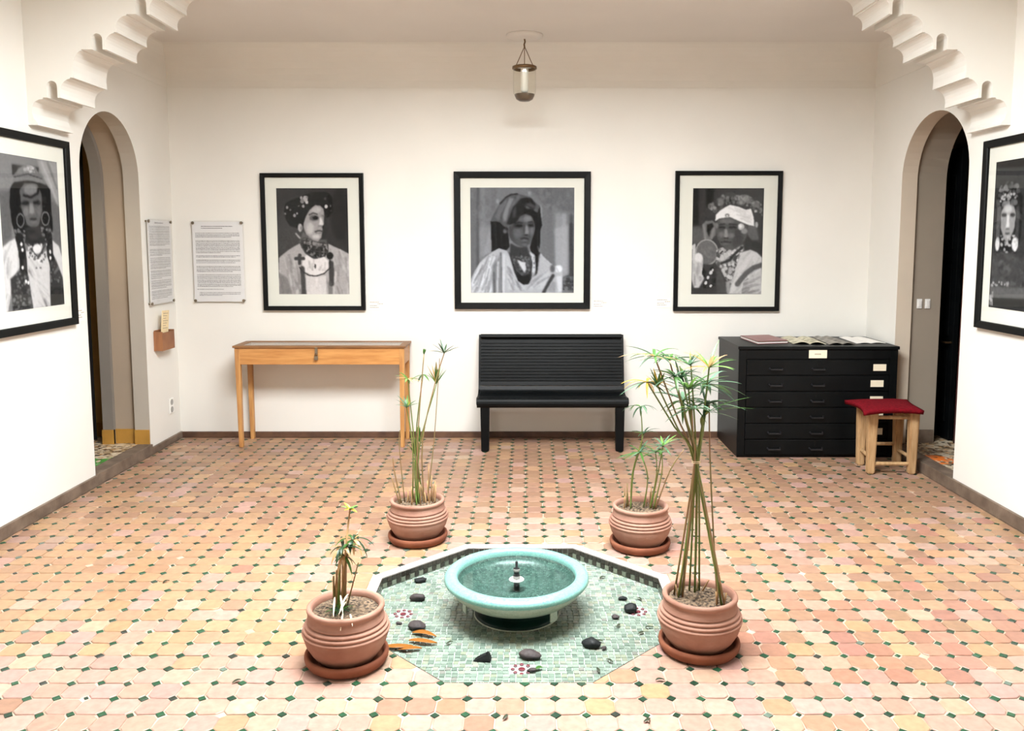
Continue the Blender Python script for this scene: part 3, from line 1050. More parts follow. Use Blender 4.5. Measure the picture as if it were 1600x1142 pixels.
def paint_flower_hair():
    c = Canvas(150, 222, ((38, 45), (752, 45), (782, 1115), (65, 1115)), 54)
    c.ell(66, 200, 500, 170, 300, soft=20)
    c.ell(44, 680, 300, 90, 260, soft=15)
    c.poly(20, (130, 200), (180, 165), (260, 140), (330, 110), (380, 92), (480, 84), (560, 90), (605, 150), (608, 280), (570, 330), (540, 345), (500, 300), (380, 330), (310, 420), (255, 445), (180, 425), (135, 360), (118, 270), soft=2)
    c.poly(34, (370, 95), (470, 84), (560, 95), (560, 200), (470, 215), (380, 200), soft=3)
    c.poly(120, (305, 480), (360, 520), (480, 560), (545, 560), (555, 660), (440, 700), (310, 660), (270, 590), soft=2, al=.5)
    c.poly(155, (430, 213), (480, 218), (515, 255), (528, 330), (520, 400), (498, 425), (508, 462), (500, 500), (495, 540), (450, 588), (390, 570), (345, 520), (318, 455), (312, 400), (335, 330), (370, 265), soft=2)
    c.ell(182, 440, 262, 45, 32, soft=6)
    c.poly(48, (520, 250), (545, 330), (545, 470), (515, 560), (498, 540), (512, 440), (500, 430), (520, 400), (520, 330), soft=4)
    c.ell(190, 380, 450, 36, 60, soft=8)
    c.poly(215, (478, 325), (500, 360), (515, 410), (490, 422), (470, 418), (476, 370), soft=3)
    c.ell(120, 480, 424, 22, 8, soft=3)
    c.line(70, 14, (370, 312), (410, 293), (450, 305), soft=2)
    c.ell(95, 420, 342, 48, 30, soft=4)
    c.ell(22, 432, 342, 27, 17, soft=2)
    c.line(100, 12, (500, 320), (522, 325), soft=3)
    c.line(66, 15, (432, 482), (462, 470), (503, 476), soft=2)
    c.line(110, 9, (440, 496), (495, 494), soft=2)
    c.ell(195, 440, 530, 38, 22, soft=5)
    c.line(90, 12, (345, 520), (400, 568), (460, 588), soft=3)
    c.ell(180, 278, 440, 22, 42, soft=2)
    c.ell(120, 290, 446, 8, 20, soft=2)
    c.line(170, 16, (236, 500), (275, 545), soft=2)
    c.poly(60, (300, 540), (345, 540), (430, 590), (520, 585), (560, 620), (565, 690), (520, 730), (470, 765), (420, 755), (350, 700), (300, 650), (275, 610), soft=3)
    c.specks([(300, 545), (350, 545), (430, 590), (550, 610), (560, 690), (470, 760), (350, 700)], 90, 160, 14, 60)
    c.specks([(300, 600), (430, 630), (550, 640), (530, 720), (430, 745), (330, 680)], 20, 50, 16, 30)
    dress = [(62, 745), (110, 705), (160, 665), (220, 628), (275, 598), (292, 640), (330, 700), (400, 750), (470, 765), (530, 735), (565, 690), (562, 600), (620, 630), (700, 665), (775, 705), (785, 1120), (60, 1120)]
    c.poly(172, *dress, soft=2)
    c.folds(dress, 130, 16, 46, 82, 150, .5)
    c.folds(dress, 212, 14, 40, 80, 120, .6)
    c.poly(224, (305, 745), (350, 720), (420, 762), (520, 735), (560, 770), (575, 835), (520, 900), (450, 925), (390, 920), (325, 880), (300, 830), soft=2)
    c.folds([(330, 760), (550, 760), (550, 880), (340, 870)], 150, 10, 12, 95, 90, .5)
    c.ell(60, 432, 830, 9, 24, soft=1)
    c.poly(208, (330, 925), (430, 940), (545, 920), (550, 1120), (345, 1120), soft=2)
    c.folds([(345, 940), (540, 940), (540, 1115), (350, 1115)], 228, 20, 16, 88, 120, .5)
    c.line(72, 46, (300, 850), (308, 960), (318, 1120), soft=3)
    c.line(66, 50, (592, 800), (598, 880), (598, 1010), soft=3)
    c.line(90, 40, (585, 1000), (590, 1120), soft=4, al=.6)
    c.line(54, 11, (272, 840), (310, 890), (370, 922), (440, 930), (520, 905), (570, 860), (590, 830), soft=1)
    c.line(64, 36, (235, 752), (312, 752), soft=2)
    c.line(64, 34, (274, 718), (272, 800), soft=2)
    c.ell(30, 580, 725, 34, 38, soft=2)
    c.line(50, 12, (580, 770), (585, 850), soft=1)
    c.poly(118, (70, 900), (150, 950), (200, 1115), (75, 1115), soft=6, al=.8)
    for x, y, r, v in ((330, 150, 26, 170), (300, 175, 20, 130), (345, 185, 16, 190), (310, 225, 14, 150), (290, 140, 14, 160), (350, 135, 10, 120), (148, 238, 13, 150), (180, 262, 9, 110), (130, 300, 10, 130), (222, 318, 15, 150), (248, 298, 10, 160), (265, 222, 9, 90), (540, 228, 16, 200), (584, 222, 8, 110), (590, 270, 8, 70), (530, 150, 12, 70)):
        c.ell(v, x, y, r, r * 1.2, soft=1)
    c.grain(5, 2)
    return c


def paint_headscarf():
    c = Canvas(220, 222, ((42, 52), (1092, 52), (1080, 1105), (48, 1105)), 122)
    for x, v, wd in ((70, 108, 60), (120, 78, 30), (170, 132, 40), (220, 120, 40), (280, 112, 60), (800, 112, 80), (850, 102, 40), (930, 150, 60), (985, 166, 50), (1060, 70, 34)):
        c.line(v, wd, (x, 330 if x > 880 else 60), (x - 4, 940), soft=8, al=.75)
    c.poly(146, (130, 450), (250, 430), (240, 690), (140, 760), soft=10, al=.6)
    c.poly(100, (620, 50), (1090, 50), (1090, 300), (880, 260), (760, 190), soft=18, al=.7)
    c.poly(166, (890, 460), (1030, 420), (1025, 940), (900, 840), soft=12, al=.8)
    c.poly(112, (770, 270), (868, 270), (890, 830), (760, 730), soft=8, al=.8)
    c.line(64, 34, (1058, 420), (1060, 940), soft=6)
    c.poly(70, (965, 950), (1085, 900), (1085, 1090), (970, 1060), soft=8)
    c.specks([(970, 950), (1080, 920), (1080, 1080), (970, 1080)], 50, 140, 14, 50, .6)
    c.specks([(700, 60), (1080, 60), (1080, 300), (800, 260)], 84, 140, 24, 60, .3)
    c.specks([(45, 60), (330, 60), (260, 380), (45, 400)], 100, 132, 24, 40, .3)
    c.poly(154, (238, 450), (262, 620), (250, 700), (165, 730), (205, 600), soft=5, al=.7)
    c.ell(160, 318, 190, 16, 24, soft=5, al=.8)
    c.ell(156, 640, 108, 18, 20, soft=5, al=.8)
    c.line(168, 10, (754, 230), (760, 340), soft=4, al=.8)
    # long dark hair either side
    c.poly(30, (248, 385), (300, 372), (350, 395), (420, 450), (438, 640), (400, 682), (330, 660), (258, 692), soft=2)
    c.line(54, 14, (290, 400), (306, 650), soft=5, al=.8)
    c.line(48, 10, (350, 430), (362, 650), soft=4, al=.8)
    c.poly(30, (640, 260), (700, 235), (745, 240), (752, 330), (765, 425), (748, 470), (748, 590), (732, 690), (725, 780), (712, 900), (696, 930), (690, 790), (640, 650), (662, 560), (690, 470), (688, 400), (650, 320), soft=2)
    c.line(52, 8, (728, 300), (722, 640), soft=3, al=.8)
    c.line(140, 9, (722, 640), (750, 730), (748, 830), soft=2, al=.8)
    c.line(44, 18, (735, 700), (770, 760), (768, 830), soft=3)
    # head cloth
    c.poly(90, (285, 300), (345, 205), (400, 150), (450, 122), (520, 110), (590, 130), (650, 150), (690, 195), (745, 235), (720, 300), (620, 250), (540, 280), (450, 390), (415, 455), (370, 430), (340, 392), (250, 385), soft=2)
    c.poly(112, (340, 225), (400, 165), (420, 200), (360, 300), (330, 380), (290, 350), soft=5, al=.8)
    c.poly(140, (440, 150), (490, 165), (440, 270), (405, 380), (375, 390), (370, 320), (395, 230), soft=7, al=.8)
    c.line(70, 8, (420, 180), (360, 320), (352, 390), soft=4, al=.8)
    c.line(72, 8, (500, 140), (440, 260), (418, 400), soft=4, al=.8)
    c.line(120, 14, (540, 130), (470, 230), soft=5, al=.6)
    c.line(48, 16, (345, 210), (400, 150), (450, 122), (515, 115), soft=2)
    c.poly(36, (540, 165), (600, 150), (660, 160), (702, 215), (680, 275), (610, 230), (560, 220), soft=4)
    c.poly(40, (470, 250), (540, 175), (600, 230), (590, 310), (545, 350), (530, 400), (440, 425), (410, 410), (440, 330), soft=4)
    c.poly(84, (468, 285), (505, 235), (500, 340), (472, 350), soft=5, al=.7)
    c.poly(90, (590, 215), (650, 200), (690, 230), (690, 262), (640, 240), soft=5, al=.7)
    c.poly(34, (590, 250), (680, 270), (702, 400), (692, 425), (662, 345), (600, 318), (565, 322), soft=4)
    # face
    face = [(548, 335), (600, 320), (650, 338), (683, 395), (690, 455), (672, 530), (645, 605), (605, 640), (545, 640), (480, 605), (438, 550), (420, 475), (436, 430), (500, 405)]
    c.poly(82, *face, soft=3)
    c.poly(66, (425, 440), (470, 430), (490, 590), (440, 545), soft=10, al=.8)
    c.ell(122, 618, 362, 44, 32, soft=9)
    c.ell(104, 560, 370, 24, 24, soft=8, al=.7)
    c.poly(132, (600, 415), (622, 430), (634, 505), (612, 520), (590, 512), soft=6)
    c.line(68, 10, (588, 420), (584, 505), soft=4)
    c.ell(110, 662, 478, 18, 50, soft=8)
    c.ell(98, 520, 505, 44, 46, soft=12)
    c.ell(60, 522, 428, 56, 26, soft=7)
    c.ell(26, 530, 432, 40, 11, soft=3)
    c.line(34, 10, (485, 408), (530, 396), (570, 404), soft=3)
    c.ell(56, 652, 424, 34, 22, soft=6)
    c.ell(28, 653, 428, 26, 9, soft=3)
    c.line(42, 9, (625, 398), (660, 390), (685, 402), soft=3)
    c.ell(44, 606, 523, 24, 6, soft=3)
    c.line(44, 13, (552, 560), (585, 552), (622, 562), soft=3)
    c.ell(104, 588, 580, 26, 9, soft=4)
    c.ell(58, 590, 598, 26, 6, soft=4, al=.8)
    c.ell(106, 590, 620, 28, 14, soft=6, al=.8)
    c.ell(104, 392, 485, 20, 24, soft=4)
    c.ell(50, 404, 460, 16, 14, soft=4)
    # neck
    c.poly(58, (445, 605), (530, 645), (615, 640), (645, 740), (610, 880), (520, 800), (440, 700), soft=4)
    c.line(86, 12, (620, 660), (640, 740), soft=5, al=.7)
    dress = [(48, 970), (90, 880), (140, 800), (200, 740), (260, 695), (330, 655), (410, 680), (440, 740), (480, 880), (520, 980), (570, 1015), (620, 1010), (660, 950), (700, 930), (720, 900), (745, 700), (800, 760), (880, 830), (950, 850), (970, 900), (960, 1110), (44, 1110)]
    c.poly(178, *dress, soft=2)
    left = [(48, 970), (140, 800), (260, 695), (320, 670), (300, 850), (270, 1105), (48, 1105)]
    c.folds(left, 222, 24, 34, 112, 150, .6)
    c.folds(left, 140, 14, 22, 110, 140, .6)
    c.poly(112, (265, 830), (320, 760), (345, 700), (352, 1105), (265, 1105), soft=8, al=.75)
    c.line(80, 16, (278, 900), (284, 1105), soft=5, al=.8)
    c.line(222, 18, (322, 790), (312, 1100), soft=4, al=.7)
    c.line(96, 12, (350, 700), (358, 1100), soft=3)
    c.line(216, 20, (380, 720), (376, 1100), soft=5, al=.8)
    c.poly(196, (395, 700), (440, 790), (500, 980), (600, 1060), (760, 950), (850, 850), (790, 1060), (420, 1080), soft=10, al=.7)
    c.folds([(400, 720), (480, 950), (620, 1080), (420, 1090)], 140, 14, 16, 60, 120, .5)
    c.folds([(650, 980), (860, 850), (800, 1060), (600, 1080)], 150, 14, 14, 140, 110, .5)
    c.poly(196, (640, 690), (690, 720), (700, 880), (650, 960), (660, 800), soft=4)
    c.specks([(645, 720), (690, 740), (695, 900), (655, 940)], 110, 150, 9, 14, .7)
    # necklaces
    c.poly(50, (430, 690), (500, 745), (560, 760), (640, 720), (665, 800), (655, 960), (625, 1015), (580, 1020), (525, 985), (485, 890), (450, 770), soft=3)
    for k in range(5):
        c.line(92 - 6 * k, 7, (455 + 10 * k, 740), (510 + 8 * k, 880), (575, 945 - 12 * k), (640 - 6 * k, 880), (655 - 10 * k, 740), soft=1, al=.7)
    c.specks([(460, 720), (640, 730), (660, 900), (560, 940), (490, 860)], 80, 140, 12, 50, .6)
    c.poly(32, (500, 900), (560, 935), (650, 920), (630, 1005), (580, 1020), (530, 985), soft=4)
    c.poly(200, (510, 768), (560, 790), (598, 795), (602, 870), (585, 898), (556, 858), soft=3)
    c.ell(228, 930, 862, 36, 38, soft=4)
    c.line(170, 8, (905, 850), (930, 900), soft=3)
    c.ell(96, 868, 860, 24, 40, soft=6)
    c.line(58, 34, (872, 930), (822, 1020), (778, 1100), soft=4)
    c.poly(210, (905, 940), (962, 930), (958, 1090), (925, 1100), soft=5)
    c.poly(150, (805, 1085), (865, 985), (900, 1000), (895, 1100), soft=6)
    c.grain(4, 2)
    return c


def paint_mirror():
    c = Canvas(150, 222, ((57, 48), (775, 45), (740, 1115), (30, 1115)), 58)
    c.poly(34, (60, 50), (110, 50), (110, 420), (50, 420), soft=8)
    c.line(60, 30, (150, 60), (140, 380), soft=8)
    c.poly(28, (190, 50), (270, 50), (250, 220), (190, 240), soft=6)
    c.ell(92, 90, 520, 90, 90, soft=14)
    for x, y, rx, ry, v in ((240, 230, 34, 36, 116), (275, 265, 24, 30, 96), (335, 185, 32, 40, 116), (360, 135, 20, 28, 130), (430, 115, 58, 30, 74), (430, 165, 46, 30, 34), (570, 150, 66, 40, 136), (540, 190, 46, 26, 110), (630, 170, 30, 30, 100), (690, 205, 46, 34, 122), (735, 270, 30, 34, 76), (688, 275, 14, 16, 186), (225, 310, 32, 40, 62), (700, 330, 40, 40, 60)):
        c.ell(v, x, y, rx, ry, soft=3)
    c.specks([(200, 200), (380, 110), (600, 110), (760, 200), (760, 330), (620, 230), (420, 200), (260, 320)], 60, 170, 14, 90, .6)
    c.poly(94, (610, 410), (690, 380), (720, 560), (640, 580), (600, 500), soft=4)
    c.poly(46, (600, 520), (640, 560), (750, 600), (750, 720), (560, 660), soft=5)
    c.poly(84, (300, 365), (345, 345), (430, 330), (530, 365), (600, 420), (600, 520), (560, 590), (520, 640), (450, 662), (390, 655), (330, 610), (300, 550), (285, 470), soft=2)
    c.poly(60, (480, 460), (560, 470), (560, 600), (470, 650), (440, 600), soft=8, al=.7)
    c.ell(108, 395, 375, 70, 26, soft=6)
    c.poly(140, (375, 455), (398, 455), (412, 530), (385, 545), (362, 530), soft=4)
    c.ell(112, 340, 510, 28, 26, soft=6)
    c.ell(112, 440, 520, 34, 26, soft=6)
    c.ell(36, 345, 440, 36, 15, soft=3)
    c.ell(36, 455, 440, 40, 15, soft=3)
    c.line(44, 12, (320, 412), (370, 405), soft=2)
    c.line(44, 12, (420, 405), (500, 412), soft=2)
    c.ell(82, 345, 450, 22, 6, soft=2)
    c.ell(82, 455, 450, 24, 6, soft=2)
    c.ell(40, 388, 548, 26, 6, soft=2)
    c.line(48, 13, (335, 588), (385, 582), (430, 588), soft=2)
    c.ell(98, 382, 608, 32, 9, soft=3)
    c.poly(236, (278, 375), (285, 310), (320, 275), (380, 235), (430, 212), (520, 232), (590, 262), (640, 248), (668, 340), (672, 425), (610, 412), (520, 375), (430, 335), (380, 340), (320, 350), soft=2)
    c.folds([(300, 300), (430, 220), (640, 280), (660, 410), (500, 350)], 205, 14, 16, 20, 120, .5)
    c.ell(120, 400, 318, 22, 18, soft=2)
    c.ell(210, 400, 322, 10, 10, soft=1)
    c.ell(190, 540, 432, 32, 34, soft=2)
    c.ell(226, 532, 425, 16, 18, soft=1)
    c.ell(140, 572, 475, 34, 28, soft=3)
    c.ell(170, 697, 410, 14, 28, soft=2)
    c.ell(120, 292, 420, 18, 30, soft=3)
    c.poly(112, (145, 420), (180, 375), (250, 370), (285, 400), (280, 520), (230, 570), (165, 550), soft=3)
    c.poly(30, (195, 410), (250, 395), (262, 430), (230, 470), (215, 540), (190, 470), soft=3)
    c.line(130, 20, (160, 410), (180, 560), soft=3)
    c.line(130, 18, (262, 450), (240, 550), soft=3)
    c.poly(196, (42, 620), (75, 600), (85, 700), (60, 760), (40, 780), soft=2)
    c.ell(104, 192, 690, 112, 128, soft=2)
    c.ring(150, 192, 690, 110, 126, 7, soft=1)
    c.specks([(110, 640), (270, 600), (280, 740), (150, 790)], 90, 120, 16, 40, .5)
    c.poly(58, (120, 800), (290, 820), (350, 890), (390, 1110), (110, 1115), soft=4)
    c.poly(76, (290, 840), (350, 900), (390, 1100), (290, 1110), soft=4)
    c.poly(192, (40, 760), (75, 710), (110, 695), (150, 750), (150, 850), (160, 960), (110, 1050), (60, 1050), (34, 960), soft=3)
    c.folds([(40, 780), (140, 760), (150, 960), (60, 1040)], 140, 14, 14, 80, 110, .5)
    c.ell(216, 108, 745, 40, 46, soft=3)
    c.specks([(150, 830), (280, 840), (280, 1060), (130, 1050)], 20, 50, 18, 26)
    for x, y, r in ((232, 895, 16), (202, 945, 13), (180, 1000, 14), (230, 1030, 12), (250, 870, 10)):
        c.ell(205, x, y, r, r * 1.4, soft=1, rot=25)
    chest = [(290, 660), (350, 640), (450, 670), (560, 610), (570, 660), (510, 760), (470, 1000), (410, 1000), (380, 960), (330, 860), (280, 800)]
    c.poly(134, *chest, soft=3)
    c.specks(chest, 60, 90, 18, 60)
    c.specks(chest, 170, 225, 17, 60)
    c.line(46, 26, (340, 800), (420, 770), (480, 700), (550, 640), soft=2)
    c.line(52, 16, (330, 700), (350, 680), soft=1)
    sh = [(510, 760), (545, 690), (630, 662), (700, 690), (748, 740), (742, 1115), (400, 1115), (440, 1000), (470, 900)]
    c.poly(202, *sh, soft=3)
    c.folds(sh, 175, 16, 30, 130, 140, .5)
    c.line(92, 52, (745, 818), (660, 848), (590, 900), (540, 960), (500, 1012), soft=3)
    fl = [(560, 980), (742, 870), (742, 1110), (540, 1110)]
    c.poly(188, *fl, soft=3)
    c.folds(fl, 120, 14, 22, 160, 150, .5)
    c.poly(150, (380, 990), (430, 980), (420, 1110), (390, 1110), soft=4)
    c.grain(5, 2)
    return c


def paint_braids():
    c = Canvas(140, 208, ((0, 55), (375, 135), (400, 1050), (22, 1085)), 122)
    c.poly(150, (240, 110), (375, 135), (385, 400), (330, 330), (270, 200), soft=8)
    c.line(174, 14, (270, 130), (330, 280), (385, 440), soft=4, al=.7)
    c.line(100, 14, (310, 130), (370, 300), soft=4, al=.7)
    c.poly(96, (5, 300), (70, 300), (70, 600), (14, 650), soft=8)
    c.poly(104, (330, 380), (390, 420), (395, 680), (330, 640), soft=6)
    c.poly(44, (85, 135), (250, 160), (250, 200), (85, 200), soft=3)
    c.poly(32, (68, 290), (95, 240), (160, 232), (290, 262), (325, 310), (330, 470), (335, 560), (310, 640), (100, 640), (70, 500), (62, 380), soft=2)
    c.poly(116, (82, 250), (92, 205), (125, 160), (175, 130), (225, 150), (250, 195), (280, 225), (300, 280), (255, 258), (180, 240), soft=2)
    c.specks([(120, 180), (180, 140), (240, 170), (230, 195)], 150, 200, 9, 20)
    c.line(70, 8, (95, 215), (180, 200), (270, 235), soft=1)
    c.poly(92, (125, 300), (155, 258), (235, 262), (262, 330), (266, 440), (240, 530), (205, 560), (165, 525), (135, 430), soft=2)
    c.ell(120, 195, 300, 42, 34, soft=4)
    c.line(34, 14, (150, 335), (195, 350), (240, 325), (245, 295), soft=2)
    c.ell(40, 158, 385, 26, 14, soft=3)
    c.ell(40, 232, 385, 26, 14, soft=3)
    c.poly(128, (185, 390), (205, 390), (215, 450), (195, 458), (180, 450), soft=3)
    c.ell(48, 205, 490, 24, 8, soft=2)
    c.ell(104, 205, 508, 22, 7, soft=2)
    c.ell(112, 160, 440, 16, 30, soft=4)
    c.ell(104, 245, 440, 14, 30, soft=4)
    c.ring(112, 124, 495, 22, 42, 4, soft=1)
    c.ring(122, 285, 490, 25, 42, 4, soft=1)
    c.poly(50, (150, 540), (260, 540), (290, 640), (230, 690), (150, 640), soft=3)
    c.specks([(80, 540), (150, 560), (150, 640), (95, 640)], 70, 140, 9, 26)
    c.specks([(250, 540), (330, 560), (330, 640), (260, 650)], 70, 140, 9, 26)
    dl = [(10, 665), (50, 630), (85, 610), (110, 660), (120, 780), (70, 860), (30, 1085), (14, 1085)]
    c.poly(208, *dl, soft=2)
    c.folds(dl, 170, 8, 14, 100, 100, .5)
    c.poly(206, (325, 630), (370, 670), (392, 740), (398, 900), (350, 760), (310, 690), soft=2)
    dc = [(150, 690), (230, 730), (295, 690), (305, 800), (303, 1060), (180, 1072), (155, 880)]
    c.poly(200, *dc, soft=2)
    c.line(120, 14, (165, 820), (220, 900), (275, 1060), soft=4)
    c.line(228, 22, (190, 840), (260, 1000), soft=5, al=.7)
    c.folds(dc, 160, 8, 14, 60, 100, .4)
    c.line(40, 46, (112, 600), (128, 700), (135, 840), soft=2)
    c.line(40, 44, (305, 600), (308, 720), (330, 800), soft=2)
    sl = [(50, 870), (110, 820), (160, 850), (185, 1070), (60, 1080)]
    c.poly(54, *sl, soft=3)
    c.specks(sl, 90, 150, 8, 50, .6)
    sr = [(305, 760), (350, 770), (390, 870), (402, 1045), (302, 1056)]
    c.poly(54, *sr, soft=3)
    c.specks(sr, 90, 150, 8, 40, .6)
    c.poly(36, (305, 940), (400, 940), (402, 1048), (304, 1056), soft=3, al=.8)
    c.line(66, 12, (160, 640), (200, 700), (225, 740), (260, 690), (290, 640), soft=2)
    c.specks([(160, 650), (290, 650), (280, 760), (225, 800), (170, 750)], 190, 235, 8, 24)
    c.specks([(150, 700), (290, 700), (260, 810), (200, 810)], 60, 110, 8, 24)
    c.ell(216, 224, 682, 28, 32, soft=2)
    for x, y in ((125, 648), (130, 685), (310, 705), (128, 800), (310, 745), (145, 890), (160, 900)):
        c.ell(225, x, y, 7, 13, soft=1)
    c.grain(4, 2)
    return c


def paint_two_women():
    c = Canvas(190, 194, ((78, 130), (612, 60), (612, 1060), (62, 992)), 58)
    c.poly(30, (70, 120), (640, 100), (640, 160), (75, 165), soft=3)
    c.poly(62, (75, 165), (640, 160), (640, 230), (75, 235), soft=3)
    for ox in (0, 190, 360):
        f = lambda *p: [(x + ox, y) for x, y in p]
        c.poly(34, *f((85, 330), (130, 260), (200, 250), (250, 330), (250, 560), (220, 690), (100, 690), (85, 500)), soft=3)
        c.specks(f((85, 340), (110, 270), (160, 240), (220, 260), (245, 330), (240, 380), (90, 400)), 80, 150, 12, 40)
        c.specks(f((110, 320), (215, 310), (215, 360), (110, 370)), 170, 220, 8, 12)
        c.poly(150, *f((118, 430), (140, 385), (165, 372), (200, 390), (215, 440), (208, 520), (185, 585), (165, 605), (145, 585), (122, 520)), soft=2)
        c.ell(185, 165 + ox, 408, 24, 22, soft=4)
        c.poly(214, *f((160, 440), (172, 440), (176, 520), (156, 522)), soft=3)
        c.ell(50, 140 + ox, 442, 16, 11, soft=2)
        c.ell(50, 194 + ox, 442, 16, 11, soft=2)
        c.ell(70, 166 + ox, 552, 16, 7, soft=2)
        c.ell(90, 166 + ox, 524, 12, 5, soft=2)
        c.line(90, 26, (106 + ox, 400), (104 + ox, 570), soft=2)
        c.line(70, 20, (225 + ox, 400), (226 + ox, 570), soft=2)
        c.ell(216, 105 + ox, 615, 14, 42, soft=2)
        c.ell(216, 215 + ox, 615, 20, 42, soft=2)
        c.specks(f((95, 560), (235, 560), (230, 690), (100, 690)), 130, 225, 8, 30)
        c.poly(72, *f((75, 700), (110, 660), (220, 670), (265, 720), (270, 870), (70, 900)), soft=5)
        c.specks(f((80, 720), (220, 700), (240, 860), (80, 880)), 50, 100, 16, 30, .6)
    c.specks([(65, 840), (200, 840), (200, 870), (65, 870)], 150, 200, 8, 14)
    c.poly(96, (65, 870), (620, 880), (620, 950), (65, 940), soft=3)
    c.poly(40, (62, 940), (620, 955), (620, 1000), (62, 985), soft=3)
    c.specks([(64, 900), (90, 900), (90, 985), (64, 985)], 120, 190, 8, 14)
    c.grain(5, 2)
    return c


def framed(name, label, loc, rz, wd, ht, pw, ph, canvas, tint=(1, 1, 1), fw=0.04, dz=0.0, tilt=0.0, bw=0.012, dx=0.0):
    t = thing(name, label, 'framed picture', loc, rz, 'framed black and white portraits on the walls')
    d = 0.034
    bm = bmesh.new()
    prof = [(0.0, 0.0), (0.0, -d), (0.004, -d - 0.002), (fw - 0.006, -d + 0.002), (fw, -d + 0.008), (fw, -0.004)]
    rings = []
    for ins, yy in prof:
        a, b = wd / 2 - ins, ht / 2 - ins
        rings.append([bm.verts.new(q) for q in ((-a, yy, -b), (a, yy, -b), (a, yy, b), (-a, yy, b))])
    for r0, r1 in zip(rings, rings[1:] + rings[:1]):
        for i in range(4):
            j = (i + 1) % 4
            bm.faces.new((r0[i], r0[j], r1[j], r1[i]))
    obj('frame', bm, M['black_frame'], t)
    boxo('mount', (-wd / 2 + fw - .002, wd / 2 - fw + .002, -0.014, -0.004, -ht / 2 + fw - .002, ht / 2 - fw + .002), M['mat_board'], t)
    me = canvas.mesh('photo_print', pw, ph, tint)
    link('photo_print', me, M['print'], t, (dx, -0.0150, dz))
    a, b = wd / 2 - fw + .002, ht / 2 - fw + .002
    bm = bmesh.new()
    bm.faces.new([bm.verts.new(q) for q in ((-a, 0, -b), (a, 0, -b), (a, 0, b), (-a, 0, b))])
    obj('glass', bm, M['glass'], t, loc=(0, -0.022, 0))
    return t


zc = (2.279 + 1.111) / 2
framed('framed_photograph', 'framed portrait of a woman with flowers in dark hair, above the wooden display table', (-1.804, YB - 0.001, 1.688), 0, 0.866, 1.156, 0.600, 0.894, paint_flower_hair(), (1.02, 0.98, 1.0), 0.036, 0.006, dx=-0.002)
framed('framed_photograph', 'square framed portrait of a woman in a headscarf, above the black bench', (-0.032, YB - 0.001, 1.70), 0, 1.152, 1.158, 0.878, 0.888, paint_headscarf(), (0.92, 0.97, 1.08), 0.054, 0.002)
framed('framed_photograph', 'framed portrait of a woman in white headwrap holding a mirror, above the plan chest', (1.707, YB - 0.001, 1.694), 0, 0.900, 1.180, 0.598, 0.894, paint_mirror(), (0.99, 0.99, 1.02), 0.036, 0.0, dx=0.0)
framed('framed_photograph', 'framed portrait of a woman with long braids and hoop earrings on the left wall', (XL + 0.001, 5.017, 1.745), PI / 2, 0.866, 1.186, 0.598, 0.905, paint_braids(), (0.99, 0.99, 1.02), 0.046, 0.0, dx=0.008)
framed('framed_photograph', 'framed photograph of women with dangling earrings on the right wall', (XR - 0.001, 4.72, 1.735), -PI / 2, 1.152, 1.175, 0.90, 0.895, paint_two_women(), (0.98, 0.99, 1.02), 0.046, 0.0)


# ------------------------------------------------------------------ caption cards
def card(label, loc, rz, wd=0.13, ht=0.08):
    t = thing('caption_card', label, 'caption card', loc, rz, 'small caption cards beside the pictures')
    boxo('card', (-wd / 2, wd / 2, -0.002, 0, -ht / 2, ht / 2), M['white_paper'], t)
    bm = bmesh.new()
    for i, (x0, x1) in enumerate(((-.45, .2), (.05, .42), (-.45, .05), (-.45, .15))):
        zz = ht / 2 - 0.014 - i * 0.015
        x = x0 * wd
        while x < x1 * wd - 0.004:
            q = random.uniform(0.006, 0.016)
            box(bm, x, min(x + q, x1 * wd), -0.0024, -0.002, zz - 0.0026, zz + 0.0026)
            x += q + 0.004
    o = obj('printed_lines', bm, M['ink'], t)
    o['kind'] = 'stuff'
card('small white caption card right of the flower haired portrait', (-1.278, YB - 0.001, 1.152), 0)
card('small white caption card right of the square headscarf portrait', (0.638, YB - 0.001, 1.162), 0)
card('small white caption card left of the mirror portrait', (1.180, YB - 0.001, 1.172), 0)
card('small white caption card beside the braided woman picture on left wall', (XL + 0.001, 5.535, 1.205), PI / 2, 0.10, 0.085)


# ------------------------------------------------------------------ printed text panels on stand-offs
def text_panel(label, loc, rz, wd, ht, blocks, seed):
    t = thing('text_panel', label, 'text panel', loc, rz, 'clear text panels near the left corner')
    W_, H_ = 170, 262
    c = Canvas(W_, H_, ((0, 0), (W_, 0), (W_, H_), (0, H_)), 246)
    r = np.random.default_rng(seed)
    for y0, n, x0, x1, v, hh in blocks:
        for k in range(n):
            y = int((y0 + k * hh) * H_)
            xe = x1 if k < n - 1 else x0 + (x1 - x0) * r.uniform(.5, .95)
            x = x0 * W_
            while x < xe * W_:
                l_ = r.integers(2, 8)
                c.a[y:y + 2, int(x):int(min(x + l_, xe * W_))] = v + r.uniform(-20, 20)
                x += l_ + 1
    me = c.mesh('printed_sheet', wd - 0.02, ht - 0.02)
    link('printed_sheet', me, M['print'], t, (0, -0.0215, 0))
    boxo('backing', (-wd / 2 + .008, wd / 2 - .008, -0.0205, -0.017, -ht / 2 + .008, ht / 2 - .008), M['white_paper'], t)
    boxo('acrylic_sheet', (-wd / 2, wd / 2, -0.027, -0.023, -ht / 2, ht / 2), M['acrylic'], t)
    for sx in (-1, 1):
        for sz in (-1, 1):
            bm = bmesh.new()
            x, zz = sx * (wd / 2 - 0.018), sz * (ht / 2 - 0.018)
            tube(bm, [(x, 0, zz), (x, -0.030, zz)], 0.008, 16)
            tube(bm, [(x, -0.027, zz), (x, -0.033, zz)], 0.0125, 16)
            obj('standoff', bm, M['steel'], t)
    return t
